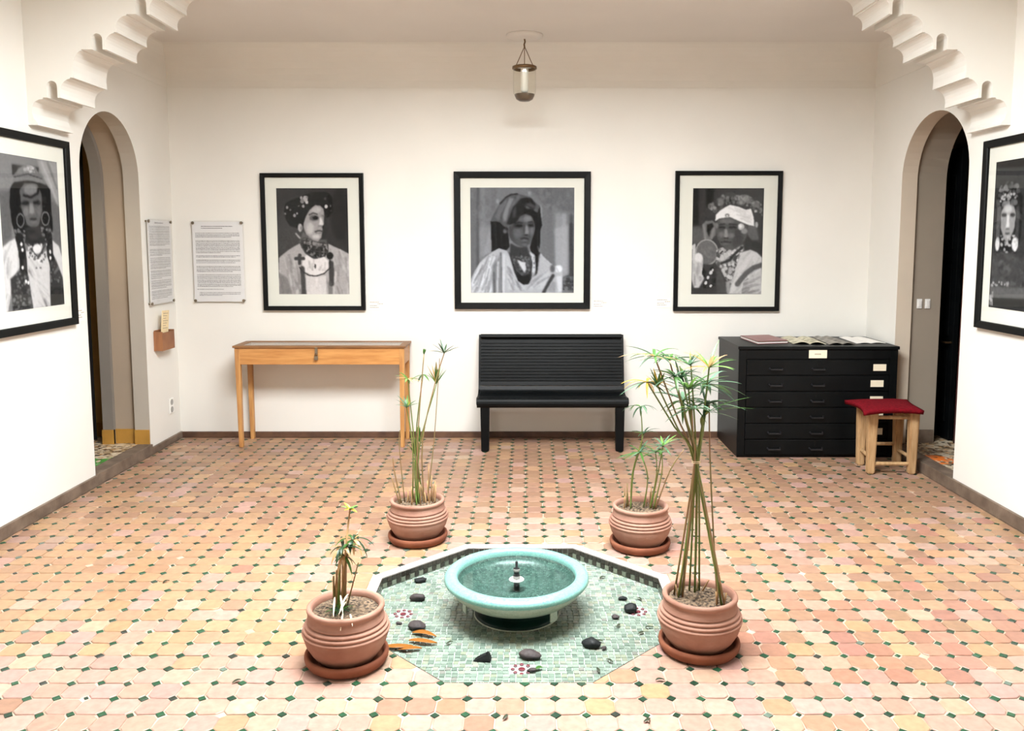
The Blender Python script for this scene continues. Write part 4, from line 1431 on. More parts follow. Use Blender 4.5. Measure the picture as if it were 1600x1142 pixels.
text_panel('clear panel of small grey print with a two line heading on back wall', (-2.611, YB - 0.001, 1.522), 0, 0.446, 0.694,
           [(.055, 2, .18, .80, 110, .025), (.14, 4, .06, .93, 150, .0165), (.235, 10, .06, .93, 150, .0165), (.42, 2, .06, .93, 150, .0165), (.475, 3, .06, .93, 150, .0165), (.555, 5, .06, .93, 150, .0165), (.66, 10, .07, .93, 150, .0165), (.84, 1, .06, .93, 150, .0165), (.885, 3, .10, .92, 150, .0165)], 3)
text_panel('clear panel of dense grey print on the left wall beside the doorway', (XL + 0.001, 6.748, 1.528), PI / 2, 0.44, 0.690,
           [(.03, 1, .3, .7, 110, .02), (.07, 14, .06, .94, 150, .0175), (.345, 5, .06, .94, 150, .0175), (.45, 8, .06, .94, 150, .0175), (.60, 6, .06, .94, 150, .0175), (.72, 6, .06, .94, 150, .0175), (.84, 6, .06, .94, 150, .0175)], 4)

# leaflet box and leaflet
lb = thing('leaflet_box', 'small brown wooden leaflet box fixed to left wall under panel', 'leaflet holder', (XL + 0.001, 6.715, 0.815), PI / 2)
bm = bmesh.new()
box(bm, -0.105, 0.105, -0.072, -0.064, 0, 0.145)
obj('front_board', bm, M['cardboard'], lb)
boxo('side_board', (-0.113, -0.105, -0.072, 0, 0, 0.155), M['cardboard'], lb)
boxo('side_board', (0.105, 0.113, -0.072, 0, 0, 0.155), M['cardboard'], lb)
boxo('back_board', (-0.105, 0.105, -0.008, 0, 0, 0.165), M['cardboard'], lb)
boxo('bottom_board', (-0.105, 0.105, -0.064, -0.008, 0, 0.01), M['cardboard'], lb)
lf = thing('leaflet', 'cream printed leaflet standing in the small brown wall box', 'leaflet', (XL + 0.040, 6.69, 0.827), PI / 2)
bm = bmesh.new()
box(bm, -0.062, 0.062, -0.006, 0, 0, 0.31)
obj('sheets', bm, M['paper'], lf, rot=(0.06, 0.05, 0))
bm = bmesh.new()
for k in range(7):
    box(bm, -0.045, 0.045 - 0.02 * (k % 3), -0.0066, -0.006, 0.285 - k * 0.02, 0.289 - k * 0.02)
o = obj('printed_lines', bm, M['ink'], lf, rot=(0.06, 0.05, 0))
o['kind'] = 'stuff'


# sockets and switches
def plate(name, label, loc, rz, wd, ht, kind):
    t = thing(name, label, name.replace('_', ' '), loc, rz, None if kind == 'socket' else 'light switches in the right doorway')
    boxo('plate', (-wd / 2, wd / 2, -0.008, 0, -ht / 2, ht / 2), M['white_plastic'], t, 0.002)
    if kind == 'switch':
        boxo('rocker', (-wd * .28, wd * .28, -0.013, -0.006, -ht * .32, ht * .32), M['white_plastic'], t, 0.002)
    else:
        for zz in (-ht / 4, ht / 4):
            bm = bmesh.new()
            tube(bm, [(0, -0.0075, zz), (0, -0.0095, zz)], wd * .34, 20)
            obj('outlet', bm, M['grey_plastic'], t)
plate('wall_socket', 'double white wall socket low on the left wall', (XL + 0.001, 6.87, 0.315), PI / 2, 0.075, 0.125, 'socket')
plate('light_switch', 'pale light switch in right doorway, the one nearer the wall edge', (3.112, DOOR_R[1] + 0.029, 1.205), 0, 0.04, 0.075, 'switch')
plate('light_switch', 'pale light switch in right doorway, the one nearer the dark door', (3.176, DOOR_R[1] + 0.029, 1.205), 0, 0.04, 0.075, 'switch')

# ------------------------------------------------------------------ hanging lamp
lx, ly = -0.012, 6.52
hl = thing('pendant_lamp', 'glass jar lantern hanging on three wires from the ceiling', 'hanging lamp', (lx, ly, CEIL))
latheo('ceiling_rose', [(0.0, 0.0), (0.140, 0.0), (0.142, -0.006), (0.132, -0.020), (0.09, -0.028), (0.0, -0.030)], M['ceiling'], hl, 48)
JT, JB, JR = -0.245, -0.50, 0.088
for a in (90, 210, 330):
    ca, sa = math.cos(math.radians(a)), math.sin(math.radians(a))
    bm = bmesh.new()
    tube(bm, [(0, 0, -0.085), (JR * ca * .9, JR * sa * .9, JT)], 0.0028, 6)
    obj('wire', bm, M['brass_dark'], hl)
bm = bmesh.new()
tube(bm, [(0, 0, -0.028), (0.004, 0, -0.05), (-0.003, 0, -0.07), (0, 0, -0.09)], 0.006, 8)
obj('hook', bm, M['brass_dark'], hl)
latheo('neck_ring', [(JR * .98, JT + .012), (JR * 1.07, JT + .008), (JR * 1.08, JT - .008), (JR * .98, JT - .014), (JR * .94, JT), (JR * .98, JT + .012)], M['brass_dark'], hl, 40)
latheo('glass_jar', [(JR, JT), (JR, JB + .085), (JR * .96, JB + .06), (JR * .86, JB + .045)], M['lamp_glass'], hl, 40)
latheo('brown_bottom', [(JR * .89, JB + .055), (JR * .86, JB + .042), (JR * .72, JB + .018), (JR * .45, JB + .004), (0, JB), ], M['lamp_amber'], hl, 40)
latheo('bulb_tube', [(0, JT - .005), (0.028, JT - .005), (0.030, JT - .03), (0.030, JB + .085), (0.022, JB + .07), (0, JB + .066)], M['lamp_white'], hl, 24)

# ------------------------------------------------------------------ display table
tb = thing('display_table', 'honey coloured wooden display table with glass top against back wall', 'display table', (-1.69, 6.855, 0))
TX0, TX1, TY0, TY1, TH = -0.695, 0.695, -0.165, 0.165, 0.848
boxo('front_apron', (TX0 + .04, TX1 - .04, TY0 + .002, TY0 + .022, 0.692, TH - .018), M['oak'], tb, 0.002)
boxo('back_apron', (TX0 + .04, TX1 - .04, TY1 - .022, TY1 - .002, 0.692, TH - .018), M['oak'], tb, 0.002)
boxo('side_apron', (TX0 + .002, TX0 + .022, TY0 + .05, TY1 - .05, 0.692, TH - .018), M['oak'], tb, 0.002)
boxo('side_apron', (TX1 - .022, TX1 - .002, TY0 + .05, TY1 - .05, 0.692, TH - .018), M['oak'], tb, 0.002)
boxo('case_floor', (TX0 + .022, TX1 - .022, TY0 + .022, TY1 - .022, 0.735, 0.75), M['linen'], tb)
for sx in (0, 1):
    for sy in (0, 1):
        bm = bmesh.new()
        x = TX0 if sx == 0 else TX1 - .043
        y = TY0 if sy == 0 else TY1 - .043
        v = box(bm, x, x + .043, y, y + .043, 0.0, TH - .018)
        for q in v:
            if q.co.z < 0.1:
                q.co.x += 0.012 if (sx == 0) == (q.co.x > x + .02) and False else (0.012 * (1 if q.co.x < x + .02 else 0) if sx == 0 else -0.012 * (1 if q.co.x > x + .02 else 0))
        bmesh.ops.bevel(bm, geom=bm.edges[:], offset=0.003, segments=1, affect='EDGES')
        obj('leg', bm, M['oak_leg'], tb)
for nm, b in (('top_rail', (TX0 - .012, TX1 + .012, TY0 - .012, TY0 + .04, TH - .018, TH)), ('top_rail', (TX0 - .012, TX1 + .012, TY1 - .035, TY1 + .004, TH - .018, TH)),
              ('top_rail', (TX0 - .012, TX0 + .045, TY0 + .04, TY1 - .035, TH - .018, TH)), ('top_rail', (TX1 - .045, TX1 + .012, TY0 + .04, TY1 - .035, TH - .018, TH))):
    boxo(nm, b, M['oak_dark'], tb, 0.003)
boxo('display_lining', (TX0 + .045, TX1 - .045, TY0 + .04, TY1 - .035, TH - .035, TH - .025), M['linen'], tb)
boxo('glass_top', (TX0 + .045, TX1 - .045, TY0 + .04, TY1 - .035, TH - .009, TH - .004), M['glass'], tb)
boxo('hasp', (-0.034, -0.012, TY0 - .014, TY0 - .002, 0.775, TH - .01), M['steel'], tb, 0.002)
pk = thing('padlock', 'small steel padlock hanging from hasp of the display table', 'padlock', (-1.712, 6.672, 0.765))
bm = bmesh.new()
box(bm, -0.015, 0.015, -0.006, 0.006, -0.034, 0.0, 0.003)
obj('body', bm, M['steel'], pk)
bm = bmesh.new()
tube(bm, [(-0.010 * math.cos(a), 0, 0.004 + 0.016 * math.sin(a)) for a in np.linspace(-0.3, PI + 0.3, 12)], 0.0026, 8)
obj('shackle', bm, M['brass_dark'], pk)

# ------------------------------------------------------------------ black slatted bench
bn = thing('bench', 'black slatted wooden bench against the back wall', 'bench', (0.213, 6.78, 0))
BX = 0.597
prof = [(-0.245, 0.372), (-0.252, 0.402), (-0.236, 0.430), (-0.200, 0.438), (-0.140, 0.432), (-0.080, 0.425), (-0.020, 0.424), (0.035, 0.434), (0.072, 0.456), (0.092, 0.490), (0.104, 0.53), (0.118, 0.59), (0.135, 0.66), (0.152, 0.73), (0.169, 0.80), (0.186, 0.87), (0.194, 0.905)]
P2 = [Vector((0, a, b)) for a, b in prof]
cum = [0]
for a, b in zip(P2, P2[1:]): cum.append(cum[-1] + (b - a).length)
def along(s):
    s = min(max(s, 0), cum[-1] - 1e-6)
    for i in range(len(cum) - 1):
        if cum[i + 1] >= s:
            t = (s - cum[i]) / (cum[i + 1] - cum[i])
            return P2[i].lerp(P2[i + 1], t), (P2[i + 1] - P2[i]).normalized()
    return P2[-1], (P2[-1] - P2[-2]).normalized()
def slat(s0, s1, th, x0, x1, name, lift=0.0):
    bm = bmesh.new()
    p, d = along((s0 + s1) / 2)
    nrm = Vector((0, -d.z, d.y))
    h = (s1 - s0) / 2
    vs_ = box(bm, x0, x1, -th / 2, th / 2, -h, h)
    bmesh.ops.bevel(bm, geom=[e for e in bm.edges if abs(e.verts[0].co.x - e.verts[1].co.x) > 0.1], offset=min(0.004, th * .3), segments=2, affect='EDGES')
    for v in bm.verts:
        y_, z_ = v.co.y, v.co.z
        q = p + d * z_ + nrm * (-y_ - th / 2 + lift)
        v.co = (v.co.x, q.y, q.z)
    obj(name, bm, M['black_wood'], bn)
bm = bmesh.new()
tube(bm, [(-BX - .012, -0.222, 0.398), (BX + .012, -0.222, 0.398)], 0.036, 14)
for v in bm.verts:
    v.co.z = 0.400 + (v.co.z - 0.398) * 1.08
obj('front_rail', bm, M['black_wood'], bn)
s = 0.095
while s < cum[-1] - 0.05:
    wdt = 0.040 if s < 0.42 else 0.0265
    slat(s, s + wdt - 0.0038, 0.016, -BX, BX, 'slat', 0.004)
    s += wdt
bm = bmesh.new()
prism(bm, [(a + 0.012, b - 0.008) for a, b in prof[9:]] + [(a + 0.020, b - 0.008) for a, b in prof[:8:-1]], lambda p, t: (-BX + t, p[0], p[1]), 2 * BX)
obj('back_board', bm, M['black_wood'], bn)  # black sheet added behind the slats so their gaps stay dark
bm = bmesh.new()
tube(bm, [(-BX, 0.190, 0.893), (BX, 0.190, 0.893)], 0.019, 12)
obj('top_rail', bm, M['black_wood'], bn)
for sx in (-1, 1):
    bm = bmesh.new()
    low = [(0.215, 0.905), (0.195, 0.84), (0.16, 0.62), (0.125, 0.44), (0.09, 0.385), (-0.20, 0.375)]
    poly = [(a, b) for a, b in prof[1:]] + low
    prism(bm, poly, lambda p, t: (sx * (BX + 0.001) + sx * t, p[0], p[1]), 0.016)
    obj('end_panel', bm, M['black_wood'], bn)
    bm = bmesh.new()
    v = box(bm, sx * 0.545 - .037, sx * 0.545 + .037, -0.235, -0.165, 0, 0.39)
    for q in v:
        if q.co.z < 0.1:
            q.co.x += -0.006 * (1 if q.co.x > sx * .545 else -1)
    bmesh.ops.bevel(bm, geom=bm.edges[:], offset=0.006, segments=2, affect='EDGES')
    obj('leg', bm, M['black_wood'], bn)
    bm = bmesh.new()
    v = box(bm, sx * 0.572 - .024, sx * 0.572 + .024, 0.12, 0.185, 0, 0.45)
    bmesh.ops.bevel(bm, geom=bm.edges[:], offset=0.006, segments=2, affect='EDGES')
    obj('leg', bm, M['black_wood'], bn)
    boxo('side_rail', (sx * 0.545 - .02, sx * 0.545 + .02, -0.17, 0.13, 0.345, 0.40), M['black_wood'], bn, 0.003)

# ------------------------------------------------------------------ plan chest
CX0, CX1, CY0, CY1, CH_ = 1.655, 2.893, 6.365, 7.025, 0.885
ch = thing('plan_chest', 'wide black plan chest of shallow drawers in the right corner', 'plan chest', ((CX0 + CX1) / 2, (CY0 + CY1) / 2, 0))
hx, hy = (CX1 - CX0) / 2, (CY1 - CY0) / 2
boxo('carcass', (-hx, hx, -hy + .012, hy, 0.02, CH_ - .025), M['black_wood'], ch, 0.003)
boxo('top', (-hx - .008, hx + .008, -hy - .012, hy + .006, CH_ - .025, CH_), M['black_wood'], ch, 0.004)
boxo('plinth', (-hx + .008, hx - .008, -hy + .016, hy - .01, 0.0, 0.03), M['black_wood'], ch, 0.002)
for sx in (-1, 1):
    boxo('stile', (sx * (hx - .03) - .03, sx * (hx - .03) + .03, -hy - .002, -hy + .014, 0.02, CH_ - .026), M['black_wood'], ch, 0.003)
boxo('fascia', (-hx + .06, hx - .06, -hy, -hy + .013, 0.785, CH_ - .028), M['black_wood'], ch, 0.003)
fl_ = boxo('fascia_label', (-0.075, 0.065, -hy - .0045, -hy - .001, 0.792, 0.856), M['label'], ch)
bm = bmesh.new()
for k in range(5): box(bm, -0.030 + k * .010, -0.023 + k * .010, -hy - .0052, -hy - .0045, 0.819, 0.828)
o = obj('faint_word', bm, M['ink'], fl_)
tag(fl_, 'cream paper label with a faint word')
DH = 0.1265
for i in range(6):
    z1 = 0.779 - i * DH
    z0 = z1 - DH + .007
    dr = boxo('drawer', (-hx + .063, hx - .063, -hy - .006, -hy + .02, z0, z1), M['black_wood'], ch, 0.004)
    for xx in (-0.33, 0.0):
        bm = bmesh.new()
        pts = [(xx - .05, -hy - .006, (z0 + z1) / 2 - .005), (xx - .045, -hy - .030, (z0 + z1) / 2 - .014), (xx + .045, -hy - .030, (z0 + z1) / 2 - .014), (xx + .05, -hy - .006, (z0 + z1) / 2 - .005)]
        tube(bm, pts, 0.0065, 8)
        obj('handle', bm, M['black_plastic'], dr)
    boxo('keyhole_plate', (-0.011, 0.011, -hy - .0085, -hy - .005, (z0 + z1) / 2 + .012, (z0 + z1) / 2 + .044), M['black_frame'], dr, 0.001)
    if i < 5:
        dx = (0.428, 0.412, 0.412, 0.42, 0.42)[i]
        lb_ = boxo('drawer_label', (dx, dx + .10, -hy - .0088, -hy - .0058, (z0 + z1) / 2 - .026, (z0 + z1) / 2 + .026), M['label'], dr)
        bm = bmesh.new()
        for r_ in range(2):
            for k in range(6): box(bm, dx + .02 + k * .010, dx + .027 + k * .010, -hy - .0093, -hy - .0088, (z0 + z1) / 2 - .010 + r_ * .013, (z0 + z1) / 2 - .006 + r_ * .013)

# things on the plan chest
def book(name, label, cat, pts, z0, th, cover, block, cov_t=0.003):
    cx = sum(p[0] for p in pts) / 4
    cy = sum(p[1] for p in pts) / 4
    t = thing(name, label, cat, (cx, cy, z0))
    for nm, k, za, zb, m in (('page_block', 0.965, cov_t, th - cov_t, block), ('cover', 1.0, 0, cov_t, cover), ('cover', 1.0, th - cov_t, th, cover)):
        bm = bmesh.new()
        prism(bm, [((p[0] - cx) * k, (p[1] - cy) * k) for p in pts], lambda p, q: (p[0], p[1], za + q), zb - za)
        obj(nm, bm, m, t)
    return t
book('book', 'dark red covered book lying on top of the plan chest', 'book', [(1.835, 6.49), (2.10, 6.56), (2.06, 6.97), (1.80, 6.90)], CH_ + .001, 0.022, M['red_cover'], M['white_paper'])
def leaflet_sheet(name, label, cat, pts, zz, m, curl=0.02, th=0.004):
    cx = sum(p[0] for p in pts) / 4
    cy = sum(p[1] for p in pts) / 4
    t = thing(name, label, cat, (cx, cy, zz))
    for nm, u0, u1 in (('page', 0, .5), ('page', .5, 1)):
        bm = bmesh.new()
        rows = []
        n = 7
        for i in range(n):
            u = u0 + (u1 - u0) * i / (n - 1)
            f_ = (u - u0) / (u1 - u0)
            hgt = curl * math.sin(PI * f_) * (0.5 + .5 * (f_ if u0 == 0 else 1 - f_))
            a = (pts[0][0] + (pts[1][0] - pts[0][0]) * u - cx, pts[0][1] + (pts[1][1] - pts[0][1]) * u - cy)
            b = (pts[3][0] + (pts[2][0] - pts[3][0]) * u - cx, pts[3][1] + (pts[2][1] - pts[3][1]) * u - cy)
            rows.append([bm.verts.new((*a, hgt)), bm.verts.new((*b, hgt)), bm.verts.new((*a, hgt + th)), bm.verts.new((*b, hgt + th))])
        for r0, r1 in zip(rows, rows[1:]):
            bm.faces.new((r0[2], r1[2], r1[3], r0[3]))
            bm.faces.new((r0[0], r0[1], r1[1], r1[0]))
            bm.faces.new((r0[0], r1[0], r1[2], r0[2]))
            bm.faces.new((r0[1], r0[3], r1[3], r1[1]))
        for r in (rows[0], rows[-1]): bm.faces.new((r[0], r[1], r[3], r[2]))
        obj(nm, bm, m, t, smooth=False)
    return t
leaflet_sheet('magazine', 'open magazine with printed pages lying beside the red book', 'magazine', [(2.12, 6.50), (2.37, 6.47), (2.40, 6.86), (2.14, 6.90)], CH_ + .001, M['photo_paper'], 0.022)
leaflet_sheet('brochure', 'grey printed brochure lying open between magazine and white sheet', 'brochure', [(2.39, 6.46), (2.60, 6.46), (2.58, 6.92), (2.42, 6.93)], CH_ + .001, M['grey_paper'], 0.018)
leaflet_sheet('brochure', 'pale flat brochure at the wall end of the plan chest', 'brochure', [(2.63, 6.52), (2.87, 6.54), (2.86, 6.92), (2.65, 6.94)], CH_ + .001, M['white_paper'], 0.008)

# ------------------------------------------------------------------ stool
st = thing('stool', 'rustic pale wood stool with red woven seat before the plan chest', 'stool', (2.675, 6.01, 0))
LG = {(0, 0): (-0.150, -0.088), (1, 0): (0.148, -0.095), (0, 1): (-0.128, 0.150), (1, 1): (0.150, 0.150)}
for (sx, sy), (x, y) in LG.items():
    bm = bmesh.new()
    v = box(bm, x - .036, x + .036, y - .034, y + .034, 0, 0.475)
    for q in v:
        if q.co.z < 0.1:
            q.co.x += (x - q.co.x) * 0.25
            q.co.y += (y - q.co.y) * 0.25
    bmesh.ops.bevel(bm, geom=bm.edges[:], offset=0.010, segments=2, affect='EDGES')
    obj('leg', bm, M['raw_wood'], st)
def bar(a, b, zz, r=0.014):
    bm = bmesh.new()
    (x0, y0), (x1, y1) = LG[a], LG[b]
    tube(bm, [(x0, y0, zz), (x1, y1, zz)], r, 8)
    obj('stretcher', bm, M['raw_wood'], st)
bar((0, 0), (1, 0), 0.075)
bar((0, 1), (1, 1), 0.165)
bar((0, 0), (0, 1), 0.12)
bar((1, 0), (1, 1), 0.12)
bar((0, 0), (1, 0), 0.42); bar((0, 1), (1, 1), 0.42); bar((0, 0), (0, 1), 0.42); bar((1, 0), (1, 1), 0.42)
corners = [(-0.275, -0.235), (0.175, -0.195), (0.245, 0.235), (-0.245, 0.205)]
bm = bmesh.new()
n = 16
grid = {}
for i in range(n + 1):
    for j in range(n + 1):
        u, v = i / n, j / n
        p = [(corners[0][k] * (1 - u) + corners[1][k] * u) * (1 - v) + (corners[3][k] * (1 - u) + corners[2][k] * u) * v for k in (0, 1)]
        eu, ev = abs(2 * u - 1), abs(2 * v - 1)
        pinch = 1 - 0.10 * (1 - eu ** 2) * ev ** 4 - 0.10 * (1 - ev ** 2) * eu ** 4
        zz = 0.497 + 0.018 * (1 - eu ** 4) * (1 - ev ** 4) - 0.006 * (eu * ev) ** 4
        grid[i, j] = bm.verts.new((p[0] * pinch, p[1] * pinch, zz))
for i in range(n):
    for j in range(n):
        bm.faces.new((grid[i, j], grid[i + 1, j], grid[i + 1, j + 1], grid[i, j + 1]))
o = obj('seat', bm, M['red_cloth'], st, smooth=True)
sm = o.modifiers.new('thick', 'SOLIDIFY')
sm.thickness = 0.030
sm.offset = -1
bm = bmesh.new()
ed = [(i, 0) for i in range(n)] + [(n, j) for j in range(n)] + [(i, n) for i in range(n, 0, -1)] + [(0, j) for j in range(n, 0, -1)]

# ------------------------------------------------------------------ pots, saucers and plants
pot_prof = [(0.0, 0.012), (0.098, 0.012), (0.112, 0.020), (0.140, 0.055), (0.160, 0.090), (0.171, 0.124)]
for k in range(4):
    zz = 0.134 + k * 0.0155
    r_ = 0.174 - 0.0022 * k - 0.0017 * k * k
    pot_prof += [(r_ - 0.0045, zz - 0.003), (r_ + 0.001, zz + 0.0015), (r_ + 0.0015, zz + 0.0075), (r_ - 0.003, zz + 0.0105)]
pot_prof += [(0.152, 0.203), (0.147, 0.212), (0.146, 0.218), (0.151, 0.221), (0.155, 0.228), (0.154, 0.237), (0.147, 0.242), (0.138, 0.240), (0.132, 0.230), (0.130, 0.215), (0.132, 0.19)]
pot_me = None
sauc_prof = [(0.0, 0.0), (0.142, 0.0), (0.156, 0.005), (0.166, 0.020), (0.169, 0.034), (0.167, 0.044), (0.160, 0.048), (0.152, 0.045), (0.147, 0.026), (0.136, 0.011), (0.0, 0.010)]
bm = bmesh.new(); lathe(bm, pot_prof, 64)
bmesh.ops.recalc_face_normals(bm, faces=bm.faces[:])
POT = bpy.data.meshes.new('pot'); bm.to_mesh(POT); bm.free()
POT.polygons.foreach_set('use_smooth', [True] * len(POT.polygons)); POT.materials.append(M['terracotta'])
bm = bmesh.new(); lathe(bm, sauc_prof, 56)
bmesh.ops.recalc_face_normals(bm, faces=bm.faces[:])
SAUC = bpy.data.meshes.new('saucer'); bm.to_mesh(SAUC); bm.free()
SAUC.polygons.foreach_set('use_smooth', [True] * len(SAUC.polygons)); SAUC.materials.append(M['saucer'])
bm = bmesh.new()
sv = []
for r in range(9):
    rr = 0.1315 * r / 8
    if r == 0: sv.append([bm.verts.new((0, 0, 0.218))])
    else: sv.append([bm.verts.new((rr * math.cos(2 * PI * i / 36), rr * math.sin(2 * PI * i / 36), 0.214 + random.uniform(-.004, .006) * (1 if r < 8 else 0))) for i in range(36)])
for a, b in zip(sv, sv[1:]):
    for i in range(36):
        j = (i + 1) % 36
        if len(a) == 1: bm.faces.new((a[0], b[i], b[j]))
        else: bm.faces.new((a[i], b[i], b[j], a[j]))
bmesh.ops.recalc_face_normals(bm, faces=bm.faces[:])
SOIL = bpy.data.meshes.new('soil'); bm.to_mesh(SOIL); bm.free()
SOIL.materials.append(M['soil'])
if SOIL.polygons[0].normal.z < 0: SOIL.flip_normals()
POTZ = 0.0105


class Plant:
    def __init__(s, label, x, y, sl, rot=0.0):
        sc_ = thing('terracotta_saucer', sl, 'saucer', (x, y, 0.002), 0, 'saucers under the plant pots')
        link('dish', SAUC, None, sc_)
        s.t = thing('potted_papyrus', label, 'potted plant', (x, y, 0.002), 0, 'terracotta pots round the fountain')
        link('pot', POT, None, s.t, (0, 0, 0), (0, 0, rot))
        link('soil', SOIL, None, s.t, (0, 0, 0), (0, 0, rot))
        s.o = Vector((x, y, 0.002))
        s.r = random.Random(int(abs(x * 991 + y * 77)))

    def loc(s, px, py, dy=0.0):
        """photograph point on the upright plane through the pot, shifted dy in depth"""
        return ray_at_y(px, py, s.o.y + dy) - s.o

    def stem(s, pts, r0=0.0042, r1=0.003, m='stem', name='stem'):
        pts = [Vector(p) for p in pts]
        if len(pts) == 2:
            a, b = pts
            pts = [a.lerp(b, t) for t in (0, .33, .66, 1)]
        else:
            q = []
            for i in range(len(pts) - 1):
                p0, p1, p2, p3 = pts[max(i - 1, 0)], pts[i], pts[i + 1], pts[min(i + 2, len(pts) - 1)]
                for t in (0, .25, .5, .75):
                    q.append(0.5 * ((2 * p1) + (p2 - p0) * t + (2 * p0 - 5 * p1 + 4 * p2 - p3) * t * t + (3 * p1 - p0 - 3 * p2 + p3) * t ** 3))
            pts = q + [pts[-1]]
        bm = bmesh.new()
        k = len(pts)
        tube(bm, pts, [r0 + (r1 - r0) * i / (k - 1) for i in range(k)], 7)
        return obj(name, bm, M[m], s.t, smooth=True)

    def blade(s, par, base, d, ln, wd, droop, m, name='leaf'):
        bm = bmesh.new()
        d = Vector(d).normalized()
        side = d.cross(Vector((0, 0, 1)))
        if side.length < 0.05: side = Vector((1, 0, 0))
        side.normalize()
        n = 7
        p = Vector(base)
        rows = []
        for i in range(n + 1):
            t = i / n
            w_ = wd * (0.55 + 1.6 * t if t < 0.28 else 1.0 * (1 - ((t - 0.28) / 0.72) ** 2.2)) * 0.5
            up = side.cross(d).normalized()
            rows.append((bm.verts.new(p - side * w_ + up * w_ * .35), bm.verts.new(p), bm.verts.new(p + side * w_ + up * w_ * .35)))
            p = p + d * (ln / n)
            d = (d + Vector((0, 0, -droop / n))).normalized()
        for a, b in zip(rows, rows[1:]):
            for k in (0, 1):
                bm.faces.new((a[k], a[k + 1], b[k + 1], b[k]))
        bmesh.ops.remove_doubles(bm, verts=bm.verts[:], dist=1e-5)
        me = bpy.data.meshes.new(name)
        bm.to_mesh(me)
        bm.free()
        me.polygons.foreach_set('use_smooth', [True] * len(me.polygons))
        return link(name, me, M[m], par)

    def whorl(s, par, c, n, ln, elev, droop, mats, wd=0.013, a0=None, spread=2 * PI, cen=0.0):
        a0 = s.r.uniform(0, 6.28) if a0 is None else a0
        n = int(n * 1.3 + .5)
        for i in range(n):
            a = a0 + spread * (i + s.r.uniform(-.25, .25)) / n
            e = math.radians(elev + s.r.uniform(-24, 24))
            l_ = ln * s.r.uniform(.75, 1.3)
            s.blade(par, c, (math.cos(a) * math.cos(e), math.sin(a) * math.cos(e), math.sin(e)), l_, wd * s.r.uniform(.8, 1.2), droop * s.r.uniform(.6, 1.4), s.r.choice(mats))

    def stubs(s, pts):
        for (x, y, h, dx, dy) in pts:
            s.stem([(x, y, 0.205), (x + dx, y + dy, 0.215 + h)], 0.004, 0.0032, s.r.choice(['stem_dry', 'stem_dry', 'stem_brown']), 'stub')


g, dg, bl, lg, ye, dr_ = 'leaf_green', 'leaf_deep', 'leaf_blue', 'leaf_light', 'leaf_yellow', 'leaf_dry'

# front right: the tall tied papyrus
p = Plant('tall papyrus tied at mid height in the terracotta pot right of the basin front', 0.724, 3.31, 'brown saucer under the tall tied papyrus', 0.3)
T = p.loc(1088, 724)
BL, BM_, BR = Vector((-0.078, 0.030, 0.21)), Vector((-0.008, 0.065, 0.21)), Vector((0.068, -0.055, 0.21))
heads = [
    (1022.5, 557, -.05, BR, [g, ye, dg, dg, dr_], 12, .125, 12, .7),
    (1011, 597, .02, BR, [ye, ye, dr_, bl, dg], 11, .115, -5, .8),
    (1028, 604, -.04, BR, [ye, ye, g], 7, .07, 60, .1),
    (1046, 563, .05, BR, [dg, dg, g], 10, .115, 25, .9),
    (1054, 588, -.06, BM_, [dg, bl, g], 9, .10, 15, .9),
    (1076, 609, .00, BM_, [g, dg, bl, bl, lg], 14, .15, 22, .7),
    (1067, 626, .07, BL, [bl, dg, g], 11, .13, 12, .8),
    (1108, 575, -.03, BL, [lg, lg, g, dr_, ye], 12, .125, 35, .7),
    (1106, 600, .05, BL, [bl, dg, bl, dg, g], 13, .145, 10, .7),
    (1081, 640, -.07, BL, [bl, bl, lg], 8, .10, 15, .8),
    (1104, 634, .04, BL, [bl, dg, bl], 10, .14, 18, .9),
]
for i, (hx_, hy_, dy, base, mats, n_, ln, el, dp) in enumerate(heads):
    c = p.loc(hx_, hy_, dy)
    jb = Vector((p.r.uniform(-.024, .024), p.r.uniform(-.024, .024), 0))
    off = Vector((p.r.uniform(-.010, .010), p.r.uniform(-.010, .010), 0))
    s_ = p.stem([base + jb, T + off, T.lerp(c, .45) + off * .6, c], 0.0044, 0.0032, 'stem' if i % 3 else 'stem_brown')
    p.whorl(s_, c, n_, ln, el, dp, mats)
# the bright bent leaf sheath and the separate outer stem
c = p.loc(1106, 643, -.03)
s_ = p.stem([BL + Vector((.01, 0, 0)), T, p.loc(1098, 676), p.loc(1096, 655), c], 0.0055, 0.006, 'stem')
for (tx, ty), m_ in (((1172, 622), g), ((1176, 640), g), ((1150, 660), bl), ((1135, 648), lg), ((1070, 632), lg)):
    e = p.loc(tx, ty, -.03)
    d = (e - c)
    p.blade(s_, c, d + Vector((0, 0, .03)), d.length * 1.05, .011, .35, m_)
c = p.loc(1108, 628, .06)
s_ = p.stem([(0.066, -0.03, .21), p.loc(1113, 800), p.loc(1109, 700, .03), c], 0.0036, 0.003, 'stem_brown')
p.whorl(s_, c, 7, .10, 10, .9, [dg, bl])
# flower head spikes poking above
for x, y in ((1078, 549), (1062, 572)):
    c = p.loc(x, y)
    s_ = p.stem([BM_, T, c], 0.0046, 0.003, 'stem')
    p.whorl(s_, p.loc(x, y + 22), 6, .085, 45, .5, [dg, bl])
p.stubs([(-.085, .02, .05, -.012, .01), (-.07, .045, .03, .01, .01), (.0, .075, .05, .012, 0), (.02, .07, .055, .03, -.01), (.085, -.06, .05, .01, 0), (.055, -.07, .06, -.005, 0), (.06, -.05, .09, .004, .004), (.074, -.064, .10, -.006, .01)])
bm = bmesh.new()
tube(bm, [T + Vector((.017 * math.cos(a), .017 * math.sin(a), .001 * a)) for a in np.linspace(0, 4 * PI, 33)], 0.0016, 5)
tie = obj('tie', bm, M['straw'], p.t)

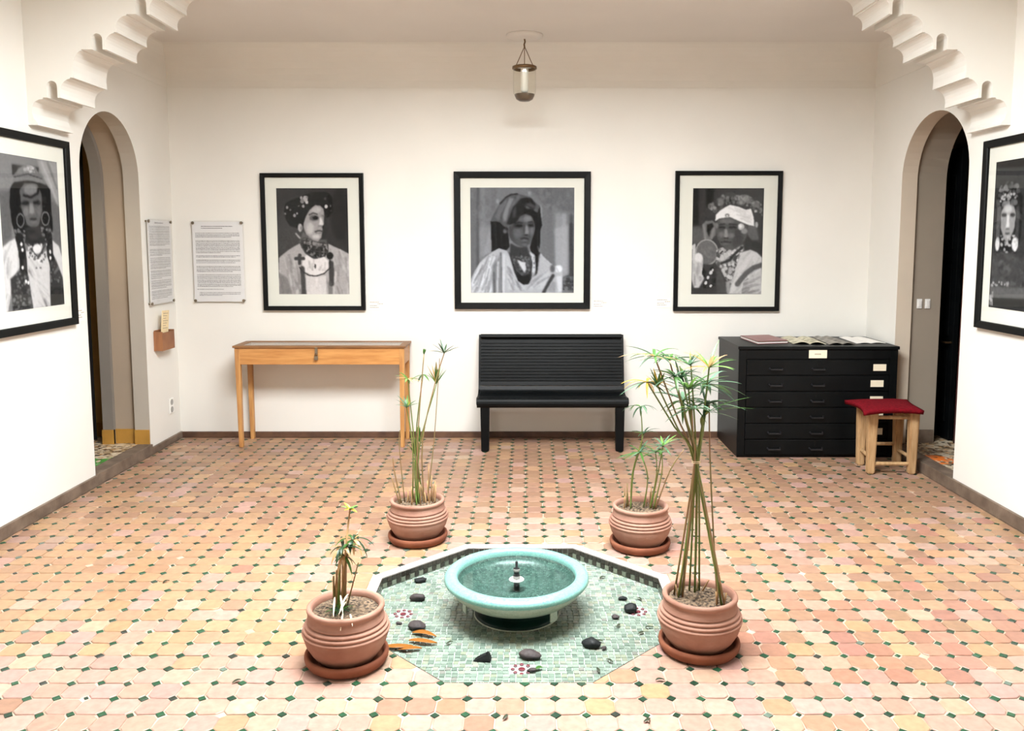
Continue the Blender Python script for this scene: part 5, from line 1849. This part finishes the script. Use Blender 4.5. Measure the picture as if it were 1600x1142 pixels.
# back left
p = Plant('sparse papyrus with broken stems in terracotta pot near the display table', -0.618, 4.575, 'brown saucer under the sparse papyrus nearer the display table', 1.1)
Z0 = 0.205
for base, path, mats, n_, ln, el, dp in (
    ((.035, .02), [(660, 690), (680, 598), (694, 552)], [dg], 7, .085, 35, .3),
    ((.010, -.02), [(655, 700), (682, 600)], [ye, lg, g, g, dr_], 14, .11, 68, .1),
    ((-.01, .03), [(652, 700), (657, 620), (662.5, 553)], [g], 3, .03, 70, .1),
    ((.0, .0), [(648, 700), (637, 592)], [g, lg, dr_], 8, .09, 8, .5),
    ((.03, .04), [(650, 690), (661, 585)], [g, bl], 3, .08, -10, .5),
    ((-.03, .01), [(645, 700), (635.5, 637)], [lg, bl, bl, ye], 10, .075, 40, .5),
    ((.0, -.03), [(648, 740), (649, 712)], [g, g, dg], 12, .10, 78, .05),
    ((.01, .05), [(652, 720), (655, 690)], [g, lg], 6, .09, 75, .05)):
    dy = p.r.uniform(-.05, .05)
    pts = [(base[0], base[1], Z0)] + [p.loc(x, y, dy) for x, y in path]
    s_ = p.stem(pts, .0042, .0028, p.r.choice(['stem', 'stem_brown']))
    p.whorl(s_, pts[-1], n_, ln, el, dp, mats, .0125)
p.stem([(.05, .03, Z0), p.loc(678, 690), p.loc(687, 560)], .0030, .0022, 'stem_brown')
p.stem([(-.09, 0, Z0), p.loc(616, 735), p.loc(614, 715)], .004, .003, 'stem_brown')
p.stem([(-.095, -.02, Z0), p.loc(609, 737)], .004, .003, 'stem_brown')
p.stem([(-.075, .02, Z0), p.loc(624, 700), p.loc(625, 672)], .003, .0022, 'stem_brown')
p.stubs([(-.06 + .016 * i, .02 * math.sin(i * 2.3) - .01, p.r.uniform(.06, .16), p.r.uniform(-.015, .02), p.r.uniform(-.01, .01)) for i in range(11)])
p.stubs([(.055, .05, .21, .005, 0), (.075, .03, .15, .004, 0), (.085, .02, .09, .004, 0), (.06, .02, .12, -.006, .01)])
p.stem([(-.025, .01, Z0), (-.022, .01, .27)], .011, .006, 'stem_dry', 'stub')

# back right
p = Plant('short papyrus with drooping leaves in terracotta pot near the black bench', 0.636, 4.467, 'brown saucer under the short papyrus nearer the black bench', 2.0)
for base, path, mats, n_, ln, el, dp in (
    ((-.055, .0), [(990, 735), (1003, 690), (1001, 636)], [bl, bl, dg, lg], 8, .10, 15, 2.2),
    ((-.05, .02), [(988, 740), (1006, 678)], [dg, dg, g], 6, .08, 20, .9),
    ((.06, .02), [(1028, 740), (1035.6, 697)], [bl, lg, bl], 11, .10, 15, .5),
    ((.02, .03), [(1012, 745), (1000, 706)], [bl, g, bl], 12, .12, 4, .3),
    ((.05, .0), [(1026, 740), (1024, 706)], [lg, g, bl], 8, .09, 6, .4),
    ((.07, .0), [(1034, 740), (1034, 706)], [g, bl], 4, .06, 10, .4)):
    dy = p.r.uniform(-.04, .04)
    pts = [(base[0], base[1], Z0)] + [p.loc(x, y, dy) for x, y in path]
    s_ = p.stem(pts, .0040, .0028, 'stem')
    p.whorl(s_, pts[-1], n_, ln, el, dp, mats, .0115)
p.stem([(.08, .0, Z0), p.loc(1047, 735), p.loc(1069, 702)], .004, .0028, 'stem_brown')
p.stubs([(-.085, .03, .11, .0, 0), (-.075, .02, .14, .003, 0), (-.065, .03, .08, -.004, 0), (-.09, .01, .07, .004, 0), (-.055, .05, .05, -.01, .01), (.055, .03, .09, .004, 0), (.065, .02, .12, -.004, 0), (.075, .01, .08, .01, 0), (.04, .04, .07, -.006, 0), (.085, .03, .06, .01, 0)])

# front left
p = Plant('small withered papyrus with pale straw in terracotta pot left of the basin front', -0.728, 3.205, 'brown saucer under the small withered papyrus', 2.9)
for base, path, mats, n_, ln, el, dp, m_ in (
    ((-.035, .02), [(530, 895), (536, 856)], [g, dg, dg, dr_], 11, .085, 15, 1.6, 'stem'),
    ((-.03, .015), [(530, 895), (537, 868)], [dg, g, dr_], 7, .07, -10, 1.4, 'stem'),
    ((-.02, .03), [(541, 880), (551.6, 843)], [dg, dg, g, dr_], 11, .085, 10, 1.8, 'stem_brown'),
    ((-.03, .04), [(540, 860), (544, 820), (547, 795)], [lg, ye], 7, .035, 5, .2, 'stem_dry')):
    pts = [(base[0], base[1], Z0)] + [p.loc(x, y, p.r.uniform(-.02, .03)) for x, y in path]
    s_ = p.stem(pts, .0045, .003, m_)
    p.whorl(s_, pts[-1], n_, ln, el, dp, mats, .014)
for q in range(5):
    p.stem([(-.055 + .012 * q, .03 - .004 * q, Z0), p.loc(521 + 5 * q, 900 - 9 * q)], .005, .004, 'stem_dry' if q % 2 else 'stem_brown', 'stub')
p.stem([(-.06, .04, Z0), p.loc(527, 892)], .005, .003, 'stem_dry', 'stub')
p.stem([(-.005, .03, Z0), p.loc(560, 879)], .0035, .0025, 'stem_brown', 'stub')
base = Vector((-.02, -.02, .212))
tuft = p.stem([(-.025, 0, Z0), (-.02, -.01, .25)], .006, .004, 'stem', 'stub')
for k in range(12):
    a = 2 * PI * k / 12
    p.blade(tuft, base, (math.cos(a) * .8, math.sin(a) * .8, .7), .07, .009, 1.3, p.r.choice([dg, g, dg]))
M['leaf_straw'] = leaf_mat('leaf_straw', rgb(240, 226, 196))
for a, b in (((523, 933), (521, 965)), ((544, 928), (531, 954)), ((536, 958), (532, 987)), ((547, 962), (551, 980)), ((532, 930), (536, 960)), ((541, 940), (529, 962))):
    A, B = p.loc(*a, -.06), p.loc(*b, -.165)
    A.z = max(A.z, .225); 
    d = B - A
    B.z = max(B.z, .19)
    p.blade(tuft, A, d + Vector((0, 0, .02)), d.length, .008, .4, 'leaf_straw')

# ------------------------------------------------------------------ stones and leaves in the basin
def stone(label, x, y, rx, ry, rz_, ang, m, seed, sharp=False):
    r = random.Random(seed)
    bm = bmesh.new()
    if sharp:
        pts = [(-1.0, -.25, 0), (.75, -.75, 0), (.95, .45, 0), (-.1, .35, 0), (-.35, -.1, .55), (.62, -.35, 1.0), (.66, .15, .95), (-.05, .15, .5)]
        vv = [bm.verts.new((q[0] * rx, q[1] * ry, q[2] * rz_ * 2)) for q in pts]
        bmesh.ops.convex_hull(bm, input=vv)
        bmesh.ops.bevel(bm, geom=bm.edges[:], offset=0.003, segments=2, affect='EDGES')
    else:
        bmesh.ops.create_icosphere(bm, subdivisions=3, radius=1)
        ax = [(Vector((r.uniform(-1, 1), r.uniform(-1, 1), r.uniform(-.6, 1))).normalized(), r.uniform(.62, .92)) for _ in range(9)]
        for v in bm.verts:
            d = v.co.normalized()
            k = 1.0
            for a, c in ax:
                q = d.dot(a)
                if q > c: k = min(k, 0.12 + 0.88 * c / q)
            k *= 1 + .03 * math.sin(7 * d.x + seed) * math.sin(6 * d.y)
            v.co = (d.x * rx * k, d.y * ry * k, max(d.z, -.75) * rz_ * k + rz_ * .75)
    o = obj('stone', bm, m, None, smooth=not sharp, loc=(x, y, BZ + .002), rot=(0, 0, math.radians(ang)))
    tag(o, label, 'stone', 'stones lying in the mosaic basin')
stone('flat rectangular dark stone nearest the back left basin edge', -0.552, 4.12, .037, .026, .012, 5, M['black_stone'], 1)
stone('oval grey stone with white streak, left of the fountain bowl', -0.530, 3.90, .042, .030, .019, 20, M['stone'], 2)
stone('rounded brown stone just above the orange leaves', -0.497, 3.60, .044, .030, .020, -8, M['stone'], 3)
stone('pointed black wedge of stone in front of the fountain', -0.186, 3.315, .047, .034, .020, 4, M['black_stone'], 4, True)
stone('flat brown stone behind the front red mosaic rosette', 0.018, 3.335, .050, .030, .020, -6, M['stone'], 5)
stone('dark round-backed stone at front right of the basin', 0.285, 3.435, .047, .032, .022, -14, M['black_stone'], 6)
stone('tiny grey pebble touching the dark stone at front right', 0.335, 3.405, .014, .011, .008, 20, M['stone'], 7)
stone('dark stone beside the right red mosaic rosette', 0.498, 3.775, .037, .030, .022, 0, M['black_stone'], 8)
stone('thin black stone behind the stone at the right rosette', 0.474, 3.90, .024, .014, .010, 0, M['black_stone'], 9)
stone('small grey pebble in front of the stone at the right rosette', 0.418, 3.70, .019, .015, .011, 0, M['stone'], 10)
stone('little green grey pebble at the front red rosette', 0.022, 3.225, .022, .014, .008, 10, M['stone'], 11)
stone('little dark chip left of the rounded brown stone', -0.585, 3.645, .019, .010, .006, -20, M['stone'], 12)


def fallen(label, x, y, ln, wd, ang, m, group, curl=.012, z0=BZ + .004, seed=0):
    bm = bmesh.new()
    rows = []
    n = 8
    r = random.Random(seed)
    for i in range(n + 1):
        t = i / n
        w_ = wd * math.sin(PI * min(1, t * .94 + .05)) ** .8 / 2 + .0008
        xx = (t - .5) * ln
        sway = .12 * ln * math.sin(t * 3 + seed)
        zz = curl * math.sin(PI * t) * .6 + .001
        rows.append((bm.verts.new((xx, sway - w_, zz + curl * .4)), bm.verts.new((xx, sway, zz)), bm.verts.new((xx, sway + w_, zz + curl * .4))))
    for a, b in zip(rows, rows[1:]):
        for k in (0, 1): bm.faces.new((a[k], a[k + 1], b[k + 1], b[k]))
    o = obj('fallen_leaf', bm, m, None, smooth=True, loc=(x, y, z0), rot=(0, 0, math.radians(ang)))
    sm = o.modifiers.new('thick', 'SOLIDIFY')
    sm.thickness = .0012
    tag(o, label, 'leaf', group)
OL = 'orange dry leaves in the basin'
fallen('orange dry leaf touching the rounded brown stone', -0.455, 3.527, .115, .034, -6, M['orange_leaf'], OL, seed=1)
fallen('orange dry leaf, middle one of the orange cluster', -0.452, 3.462, .125, .034, 3, M['orange_leaf'], OL, seed=2)
fallen('orange dry leaf reaching towards the withered papyrus pot', -0.555, 3.425, .125, .034, 6, M['orange_leaf'], OL, seed=3)
fallen('orange dry leaf lying nearest the viewer in the orange cluster', -0.500, 3.400, .10, .028, -5, M['orange_leaf'], OL, seed=4)
DL = 'small dark leaf bits in the basin'
M['dark_leaf'] = leaf_mat('dark_leaf_bit', rgb(58, 66, 48))
for x, y, a, lb_ in (
        (-.335, 3.455, 30, 'tiny dark leaf bit between the orange leaves and the black wedge stone'),
        (.35, 3.30, -30, 'tiny dark leaf bit in front of the dark round-backed stone'),
        (.425, 3.235, -25, 'dark leaf bit at the front right basin edge, outer one of two'),
        (.295, 3.225, 80, 'upright dark leaf bit at the front basin edge right of the rosette'),
        (.32, 3.47, -20, 'dark leaf bit just behind the dark round-backed stone'),
        (.515, 3.55, 35, 'dark leaf bit at the right basin edge near the tied papyrus saucer'),
        (.56, 3.60, 20, 'dark leaf bit at the right basin edge behind its nearer twin'),
        (.42, 3.62, 60, 'dark leaf bit in front of the small grey pebble on the right'),
        (.555, 3.90, -70, 'dark leaf chip behind the right rosette, by the thin black stone'),
        (.40, 4.16, 25, 'dark leaf bit behind the fountain bowl near the back right basin edge')):
    fallen(lb_, x, y, .036, .012, a, M['dark_leaf'], DL, .006, seed=int(a))
fallen('tiny green leaf bit beside the front red rosette', .052, 3.235, .036, .018, 20, M['leaf_green'], None, .008, seed=5)
for x, y, a, lb_ in (
        (-.075, 2.80, 60, 'tiny dry leaf bit on the floor straight in front of the basin'),
        (.43, 2.78, 35, 'tiny dry leaf bit on the floor in front of the tied papyrus'),
        (-1.80, 3.98, 50, 'tiny dry leaf bit on the floor far left of the basin'),
        (.52, 3.05, 20, 'tiny dry leaf bit on the floor beside the tied papyrus saucer'),
        (-1.12, 3.04, 30, 'tiny dry leaf bit on the floor left of the withered papyrus pot')):
    fallen(lb_, x, y, .034, .012, a, M['dark_leaf'], 'small leaf bits on the tiled floor', .006, .003, seed=int(a))
